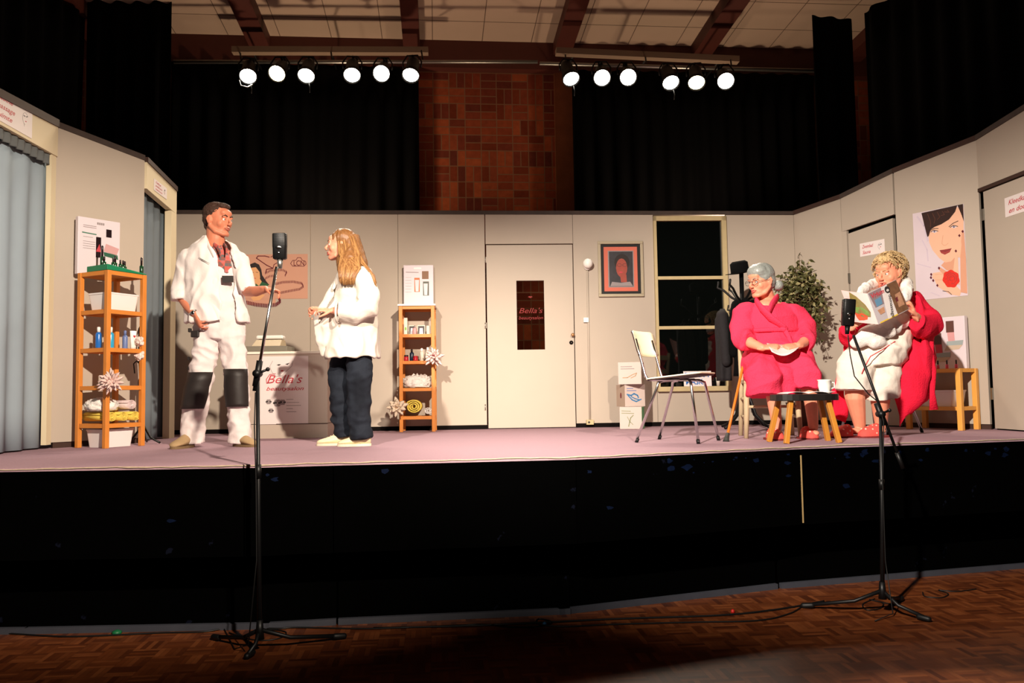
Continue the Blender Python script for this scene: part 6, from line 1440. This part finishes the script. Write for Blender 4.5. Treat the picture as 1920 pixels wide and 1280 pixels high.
# ---- grey-haired woman in the pink robe ----------------------------------------------
m_pink = pm('pink_terry', (234, 62, 94), .95, .10, 90, bump=.6, spec=.05); m_pinkr = pm('red_pink_terry', (224, 34, 62), .95, .10, 90, bump=.6, spec=.05)
def granny():
    D = 6.1; Q = lambda x, y, dd=0: P(x, y, D + dd); base = P(1470, 820, D + .2); base.z = S
    r = thing('person', base, 'seated grey-haired woman with glasses in a bright pink bathrobe, reading a leaflet', 'person')
    b = MB(); fw_ = (-.86, -.50, -.14); hc = Q(1427, 527, .22); q, M3, k_ = head(b, hc, fw_, 1.04, roll=0, full=.006)
    b.tube([q(-.02, 0, -.05), Q(1437, 556, .26), Q(1440, 575, .28)], [.058, .06, .08], None, n=14, round_=True)
    b.ell(Q(1436, 574, .24), (.085, .08, .055), None); b.loft([ering(Q(1441, y, .3), rx, ry) for y, rx, ry in ((566, .08, .07), (580, .16, .10), (620, .17, .13), (670, .18, .15), (700, .17, .15))], None)
    b.tube([Q(1398, 590, .28), Q(1392, 628, .2), Q(1408, 643, .06), Q(1430, 652, -.02)], [.05, .045, .040, .027], None, n=12, round_=True)
    hand(b, Q(1430, 652, -.02), V((.9, -.25, .1)), (.1, .5, -.8), 1, .6, .95)
    b.tube([Q(1486, 590, .28), Q(1512, 628, .2), Q(1507, 642, .06), Q(1497, 648, -.02)], [.05, .045, .038, .026], None, n=12, round_=True)
    hand(b, Q(1497, 648, -.02), V((-.85, -.2, -.05)), (-.1, .5, -.8), -1, .7, .95)
    for xs in ((1430, 1446, 1450, 1457), (1490, 1508, 1520, 1525)):
        yk = 702 if xs[0] < 1450 else 694
        b.tube([Q(xs[0], 690, .3), Q(xs[1], yk, .0), Q(xs[2], 745, -.0), Q(xs[3], 800, .02)], [.09, .066, .052, .036], None, n=12, round_=True); b.ell(Q(xs[3] + 1, 812, -.0), (.035, .07, .025), None)
    fuse('body', b, .005, r, m_skC, 7); face_parts(r, q, M3, k_, (196, 92, 86), (150, 130, 120), (80, 80, 80))
    # hair: smooth grey cap and a bun
    m_hg = pm('grey_hair', (142, 146, 142), .38, .3, 70, bump=.2, spec=.5)
    h = MB(); h.ell(q(-.018, 0, .050), (.107, .090, .090), None, M3); h.ell(q(-.040, 0, .0), (.078, .088, .088), None, M3); h.ell(q(.024, 0, .072), (.078, .082, .062), None, M3); h.ell(q(.0, 0, .03), (.07, .090, .06), None, M3)
    fuse('hair', h, .005, r, m_hg, 6, .002, 44, 3, (.3, 1, 1))
    o = MB(); cb = q(-.112, -.055, -.05)
    for i in range(26):
        a = random.uniform(0, 2 * PI); e = random.uniform(-1, 1); dd = V((math.cos(a) * math.cos(e), math.sin(a) * math.cos(e), math.sin(e))); a2_, b2_ = basis(dd)
        o.tube([cb + (a2_ * math.cos(t) + b2_ * math.sin(t)) * .034 for t in [2 * PI * j / 12 for j in range(12)]], .0065, m_hg, n=5, closed=True)
    o.ell(cb, .028, m_hg, nu=12, nv=8); bn = o.build('hair_bun', r)
    # glasses
    m_gl = pm('glasses_frame', (40, 26, 30), .3, .1, 20, spec=.6)
    o = MB()
    for g in (-1, 1):
        o.tube([q(.104, g * .033 + .024 * math.cos(t), -.004 + .0185 * math.sin(t)) for t in [2 * PI * j / 20 for j in range(20)]], .0018, m_gl, n=5, closed=True); o.tube([q(.103, g * .057, .0), q(.05, g * .078, .004), q(-.01, g * .084, .0)], .0017, m_gl, n=5)
    o.tube([q(.104, -.010, .002), q(.108, 0, .006), q(.104, .010, .002)], .0018, m_gl, n=5); o.build('glasses', r)
    # robe
    o = MB()
    o.loft([ering(Q(x, y, dd), rx, ry) for x, y, rx, ry, dd in ((1444, 569, .12, .09, .32), (1442, 572, .165, .11, .31), (1441, 580, .20, .135, .29), (1443, 602, .215, .165, .28), (1447, 622, .208, .175, .26), (1452, 645, .215, .20, .24), (1458, 675, .235, .24, .22), (1462, 700, .23, .25, .22))], None)
    o.ell(Q(1399, 586, .28), (.085, .095, .075), None); o.ell(Q(1484, 586, .28), (.085, .095, .075), None)
    o.tube([Q(1398, 588, .28), Q(1391, 612, .25), Q(1393, 632, .17), Q(1404, 641, .07)], [.092, .090, .085, .074], None, n=20); o.ell(Q(1393, 630, .18), .084, None)
    o.tube([Q(1487, 588, .28), Q(1506, 612, .25), Q(1511, 634, .17), Q(1506, 642, .07)], [.090, .088, .086, .074], None, n=20); o.ell(Q(1510, 632, .18), .084, None)
    o.tube([Q(1424, 678, .3), Q(1430, 696, .05), Q(1433, 716, -.02), Q(1434, 742, -.03)], [.14, .135, .135, .125], None, n=24); o.ell(Q(1430, 702, .02), .135, None)
    o.tube([Q(1488, 678, .3), Q(1502, 690, .05), Q(1509, 706, .0), Q(1508, 727, .0)], [.14, .13, .125, .115], None, n=24); o.ell(Q(1503, 696, .03), .13, None)
    o.tube([Q(1466, 680, .2), Q(1468, 706, .02), Q(1468, 742, .0)], [.13, .11, .085], None, n=20)
    fuse('bathrobe', o, .0085, r, m_pink, 3, .020, 4.6, 6, (1, 1, .9))
    o = MB()
    o.tube([Q(1458, 556, .34), Q(1455, 560, .25), Q(1447, 572, .14), Q(1440, 588, .10)], [.024, .030, .032, .026], m_pink, n=12, asp=.5, round_=True)
    o.tube([Q(1424, 560, .28), Q(1418, 564, .18), Q(1428, 578, .11), Q(1446, 597, .085), Q(1468, 612, .08)], [.022, .028, .032, .034, .026], m_pink, n=12, asp=.5, round_=True)
    o.build('robe_collar', r)
    o = MB(); bp_ = [ering(Q(1446, 621, .26), .213, .178, 0, 30)]; o.tube(bp_[0], .016, m_pink, n=8, closed=True, asp=.6); o.tube([Q(1470, 616, .085), Q(1478, 630, .07), Q(1486, 652, .04), Q(1488, 668, .02)], [.02, .018, .016, .014], m_pink, n=8, asp=.5, round_=True); o.ell(Q(1470, 616, .085), (.03, .02, .026), m_pink); o.build('robe_belt', r)
    t1 = Q(1459, 826, -.05); t1.z = S; t2 = Q(1527, 823, -.05); t2.z = S; slipper(r, t1 + V((0, -.06, 0)), (.1, -1, 0)); slipper(r, t2 + V((.0, -.02, 0)), (.12, -1, 0))
    # leaflet in her hands
    lt = thing('leaflet', Q(1470, 655, -.12), 'white leaflet in the hands of the grey-haired woman', 'leaflet'); o = MB(); nu_, nv_ = 10, 6; vs = []
    TL, TR, BR, BL = Q(1437, 643, .02), Q(1503, 647, .02), Q(1492, 656, -.14), Q(1447, 659, -.14)
    for j in range(nv_ + 1):
        for i in range(nu_ + 1):
            u_, v_ = i / nu_, j / nv_; p = (TL * (1 - u_) + TR * u_) * (1 - v_) + (BL * (1 - u_) + BR * u_) * v_; vs.append(p - V((0, 0, .035 * math.sin(PI * u_) * (v_ * .9 + .1))))
    fs = [(j * (nu_ + 1) + i, j * (nu_ + 1) + i + 1, (j + 1) * (nu_ + 1) + i + 1, (j + 1) * (nu_ + 1) + i) for j in range(nv_) for i in range(nu_)]; o.add(vs, fs, m_paper, True); o.build('pages', lt, solid=.003)
granny()

# ---- blonde woman with the magazine ---------------------------------------------------
m_dress = pm('white_linen', (232, 220, 208), .9, .04, 60, bump=.2, spec=.05)
def blonde():
    D = 6.3; Q = lambda x, y, dd=0: P(x, y, D + dd); base = P(1640, 816, D + .2); base.z = S
    r = thing('person', base, 'seated blonde woman in a red-pink robe over a white dress, holding up a magazine', 'person')
    b = MB(); fw_ = (-.80, -.58, -.16); hc = Q(1666, 512, .12); q, M3, k_ = head(b, hc, fw_, 1.12, full=.008)
    b.tube([q(-.02, 0, -.05), Q(1675, 545, .2), Q(1678, 560, .24)], [.07, .075, .09], None, n=14, round_=True)
    b.loft([ering(Q(1672, y, .28), rx, ry) for y, rx, ry in ((555, .1, .09), (575, .18, .13), (620, .20, .17), (670, .21, .18), (690, .2, .18))], None)
    b.tube([Q(1716, 572, .25), Q(1742, 612, .1), Q(1728, 606, -.05), Q(1717, 592, -.16)], [.055, .05, .042, .029], None, n=12, round_=True)
    hand(b, Q(1717, 593, -.16), V((-.42, -.15, .85)), (-.75, .25, -.35), 1, .95, 1.05, thumb=.6)
    b.tube([Q(1632, 572, .2), Q(1592, 625, .05), Q(1594, 612, -.1), Q(1599, 606, -.18)], [.055, .05, .04, .028], None, n=12, round_=True)
    hand(b, Q(1599, 610, -.19), V((.5, -.1, .75)), (.2, .9, 0), -1, .8, 1.0, thumb=.5)
    for xs, y1 in (((1625, 1602, 1603, 1612), 0), ((1660, 1655, 1650, 1652), 4)):
        b.tube([Q(xs[0], 680, .3), Q(xs[1], 690 + y1, -.02), Q(xs[2], 745, .0), Q(xs[3], 796, .05)], [.10, .078, .075, .045], None, n=12, round_=True); b.ell(Q(xs[3] - 8, 808, .03), (.07, .04, .025), None)
    fuse('body', b, .005, r, m_skC, 7); face_parts(r, q, M3, k_, (200, 90, 80), (190, 150, 110), (90, 80, 70), .3)
    # curly hair
    m_bl2_ = pm('blonde_hair', (196, 166, 120), .6, .35, 50, bump=.4, spec=.3)
    h = MB(); h.ell(q(-.026, 0, .050), (.104, .092, .088), None, M3); h.ell(q(-.055, 0, -.005), (.078, .088, .088), None, M3); h.ell(q(.03, 0, .10), (.05, .06, .03), None, M3); hv = fuse('hair', h, .006, r, m_bl2_, 2, .016, 26, 3)
    m_hashy = pm('ash_blonde', (170, 140, 96), .6, .3, 50)
    st = MB(); random.seed(12)
    for i in range(620):
        a = random.uniform(0, 2 * PI); z = random.uniform(-.55, 1); d = V((math.sqrt(1 - z * z) * math.cos(a), math.sqrt(1 - z * z) * math.sin(a), z))
        if d.x > .35 and d.z < .35: continue
        p = V((-.030 + .098 * d.x, .087 * d.y, .038 + .086 * d.z)); T_ = V((random.gauss(.2, .8), random.gauss(0, 1), random.gauss(-.6, .8))); T_ = (T_ - d * T_.dot(d)).normalized(); B_ = d.cross(T_); pts = []
        for j in range(8):
            t = j / 7; o_ = p + T_ * .05 * t + d * (.014 * math.sin(t * 2.6) + .012) + B_ * .006 * math.sin(t * 4 + i) ; pts.append(q(*o_))
        st.tube(pts, [.002, .003, .0034, .0034, .003, .0026, .002, .0006], m_bl2_ if i % 3 else m_hashy, n=4)
    st.build('hair_curls', r); random.seed(7)
    # dress
    o = MB()
    o.loft([ering(Q(x, y, dd), rx, ry) for x, y, rx, ry, dd in ((1672, 556, .12, .11, .26), (1668, 575, .185, .16, .24), (1662, 600, .20, .20, .2), (1655, 630, .215, .24, .16), (1645, 655, .225, .27, .12), (1636, 685, .235, .26, .12))], None)
    o.tube([Q(1618, 672, .2), Q(1606, 684, .03), Q(1603, 705, -.02), Q(1602, 732, -.02)], [.15, .14, .135, .14], None, n=26); o.ell(Q(1606, 688, .03), .14, None)
    o.tube([Q(1662, 672, .2), Q(1656, 688, .03), Q(1652, 712, .0), Q(1654, 746, .02)], [.15, .14, .13, .135], None, n=26); o.ell(Q(1656, 692, .04), .14, None)
    o.tube([Q(1636, 690, .1), Q(1628, 712, .02), Q(1628, 738, .02)], [.13, .12, .11], None, n=20)
    fuse('dress', o, .0085, r, m_dress, 3, .011, 7, 11, (1, .8, 1))
    o = MB(); o.tube([Q(1678, 640, -.12), Q(1655, 655, -.16), Q(1632, 668, -.17), Q(1620, 690, -.16), Q(1616, 700, -.155)], .004, pm('red_cord', (206, 60, 66), .7), n=5, round_=True); o.build('dress_cord', r)
    # bundled towel on her belly
    o = MB(); o.tube([Q(1606, 640, -.09), Q(1632, 625, -.13), Q(1665, 612, -.12), Q(1692, 600, -.06)], [.05, .075, .085, .06], None, n=16, round_=True, asp=.8); o.tube([Q(1618, 632, -.10), Q(1640, 640, -.15), Q(1664, 646, -.13)], [.03, .05, .03], None, n=12, round_=True, asp=.7)
    tw = fuse('towel_wrap', o, .008, r, m_towelw, 2, .010, 9, 4)
    # white towel collar
    o = MB(); o.tube([Q(1612, 550, .0), Q(1626, 536, .08), Q(1648, 530, .22), Q(1672, 528, .30), Q(1692, 528, .22), Q(1700, 538, .10), Q(1698, 556, .02)], [.035, .042, .04, .05, .062, .068, .05], None, n=16, round_=True, asp=.8)
    fuse('towel_collar', o, .007, r, m_towelw, 2, .009, 12, 8)
    # robe: back, sleeves and long fronts
    o = MB(); phi = math.radians(-118)
    def rr_(x, y, rx, ry, w_, dd, th=.04): return ering(Q(x, y, dd), rx, ry, 0, 44, phi + w_, phi + 2 * PI - w_, th)
    o.loft([rr_(1678, 548, .14, .12, .9, .28), rr_(1680, 562, .225, .17, .95, .26), rr_(1680, 590, .255, .22, .95, .24), rr_(1678, 625, .275, .27, .92, .22), rr_(1676, 660, .29, .29, .92, .2), rr_(1672, 700, .30, .30, .95, .2)], None)
    o.ell(Q(1718, 568, .24), (.09, .11, .085), None)
    o.tube([Q(1716, 570, .25), Q(1734, 592, .18), Q(1742, 612, .06), Q(1730, 614, -.06), Q(1718, 603, -.13)], [.10, .10, .10, .085, .070], None, n=20, round_=False); o.ell(Q(1742, 611, .07), .098, None)
    o.tube([Q(1628, 572, .22), Q(1602, 605, .12), Q(1588, 632, .0), Q(1591, 618, -.10)], [.09, .085, .075, .06], None, n=18); o.ell(Q(1589, 630, .0), .075, None)
    o.tube([Q(1712, 655, .05), Q(1712, 700, -.02), Q(1706, 740, -.02), Q(1692, 776, -.02), Q(1687, 800, -.02)], [.11, .13, .115, .055, .012], None, n=18, ref=(1, 0, 0), asp=.55, round_=True)
    o.tube([Q(1725, 660, .15), Q(1730, 700, .12), Q(1722, 745, .1), Q(1706, 770, .06)], [.11, .11, .08, .03], None, n=18, ref=(1, 0, 0), asp=.6, round_=True)
    o.tube([Q(1592, 655, .12), Q(1580, 700, .1), Q(1574, 740, .1), Q(1576, 776, .12), Q(1586, 792, .14)], [.05, .055, .055, .055, .012], None, n=16, ref=(1, 0, 0), asp=.5, round_=True)
    fuse('bathrobe', o, .0085, r, m_pinkr, 3, .020, 4.6, 14, (1, 1, .7))
    o = MB(); o.tube([Q(1747, 640, .0), Q(1746, 665, -.02), Q(1750, 695, -.02), Q(1748, 735, -.02), Q(1751, 768, -.02)], [.016, .02, .024, .020, .034], m_pinkr, n=10, ref=(1, 0, 0), asp=.3); o.build('robe_belt', r)
    t1 = Q(1557, 816, -.06); t1.z = S; t2 = Q(1611, 817, -.12); t2.z = S; slipper(r, t1, (-1, -.25, 0), .27, .058, .09); slipper(r, t2, (-1, -.3, 0), .28, .06, .095)
    # magazine
    mg = thing('magazine', Q(1640, 580, -.3), 'open colour magazine held up by the blonde woman', 'magazine')
    ST, SB = Q(1626, 550, -.34), Q(1647, 608, -.36)
    class Quad:
        def __init__(s, BL, BR, TR, TL, bow=0): s.c = [V(x) for x in (BL, BR, TR, TL)]; n_ = (s.c[1] - s.c[0]).cross(s.c[3] - s.c[0]).normalized(); s.n = n_ if n_.y < 0 else -n_; s.bow = bow
        def pt(s, a, b, c=0):
            BL, BR, TR, TL = s.c; return (BL * (1 - a) + BR * a) * (1 - b) + (TL * (1 - a) + TR * a) * b + s.n * (c + s.bow * math.sin(PI * a))
    LP = Quad(Q(1600, 603, -.24), SB, ST, Q(1577, 544, -.22), .012); RP = Quad(SB, Q(1704, 580, -.22), Q(1680, 524, -.20), ST, .010)
    for qd, nm_ in ((LP, 'back_cover'), (RP, 'front_cover')):
        o = MB(); n_ = 10
        for i in range(n_): o.hexa([qd.pt(i / n_, 0, -.006), qd.pt((i + 1) / n_, 0, -.006), qd.pt((i + 1) / n_, 1, -.006), qd.pt(i / n_, 1, -.006)], [qd.pt(i / n_, 0), qd.pt((i + 1) / n_, 0), qd.pt((i + 1) / n_, 1), qd.pt(i / n_, 1)], m_pinkcov if qd is LP else m_cov)
        pg = o.build(nm_, mg); o = MB()
        def pp(pts, c, mt): poly(o, qd, pts, c, mt, .0006)
        if qd is LP:
            pp([(.32, .98), (.55, .86), (.78, .62), (.88, .38), (.82, .22), (.5, .2), (.25, .3), (.2, .6)], .002, m_olive); pp([(.34, .5), (.6, .52), (.8, .4), (.8, .28), (.5, .3), (.3, .34)], .0028, m_lgreen)
            pp([(.22, .32), (.4, .28), (.5, .33), (.62, .3), (.72, .24), (.66, .14), (.5, .1), (.3, .08), (.24, .18)], .0036, m_flow); pp([(.05, .99), (.35, .99), (.25, .8), (.1, .82)], .0016, m_pinkcov)
        else:
            pp([(.42, .99), (.62, .99), (.60, .02), (.30, .02)], .002, m_paper); pp([(.62, .99), (.99, .99), (.99, .02), (.6, .02)], .0018, m_brownp); pp([(.02, .98), (.42, .98), (.34, .5), (.08, .5)], .0016, m_slatep)
            text(o, qd, 'Vrium', .05, .80, .13, .003, m_red, wd=.40, bold=.03, shear=.2, rot=.0)
            pp([(.12, .72), (.32, .74), (.30, .52), (.12, .50)], .0026, m_bluep); pp([(.1, .4), (.3, .42), (.28, .25), (.14, .24)], .0026, m_tanp); pp([(.05, .04), (.6, .04), (.6, .0), (.05, .0)], .004, m_yel)
            pp(circ(.58, .84, .085, .11, 18), .003, m_ink); text(o, qd, 'e', .535, .79, .10, .0038, m_paper, wd=.085, bold=.03)
            text(o, qd, 'demassage', .555, .69, .095, .003, m_ink, wd=.70, rot=-1.78, bold=.015); pp([(.75, .6), (.95, .62), (.93, .2), (.72, .2)], .0026, m_tanp); pp([(.72, .5), (.8, .52), (.78, .38), (.7, .38)], .0032, m_core)
        o.build('print', pg)
m_pinkcov = pm('pink_cover', (226, 190, 186), .4); m_cov = pm('grey_cover', (190, 180, 184), .4); m_olive = pm('olive_print2', (124, 112, 62), .4, .3, 30); m_lgreen = pm('leaf_print', (110, 140, 70), .4, .3, 30); m_flow = pm('flower_print', (200, 80, 50), .4, .4, 60)
m_brownp = pm('brown_cover', (120, 84, 60), .4, .5, 30); m_slatep = pm('slate_cover', (140, 120, 124), .4, .2, 10); m_bluep = pm('blue_cover', (100, 140, 170), .4); m_tanp = pm('tan_cover', (190, 140, 110), .4, .4, 40); m_yel = pm('yellow_cover', (226, 190, 70), .4)
blonde()
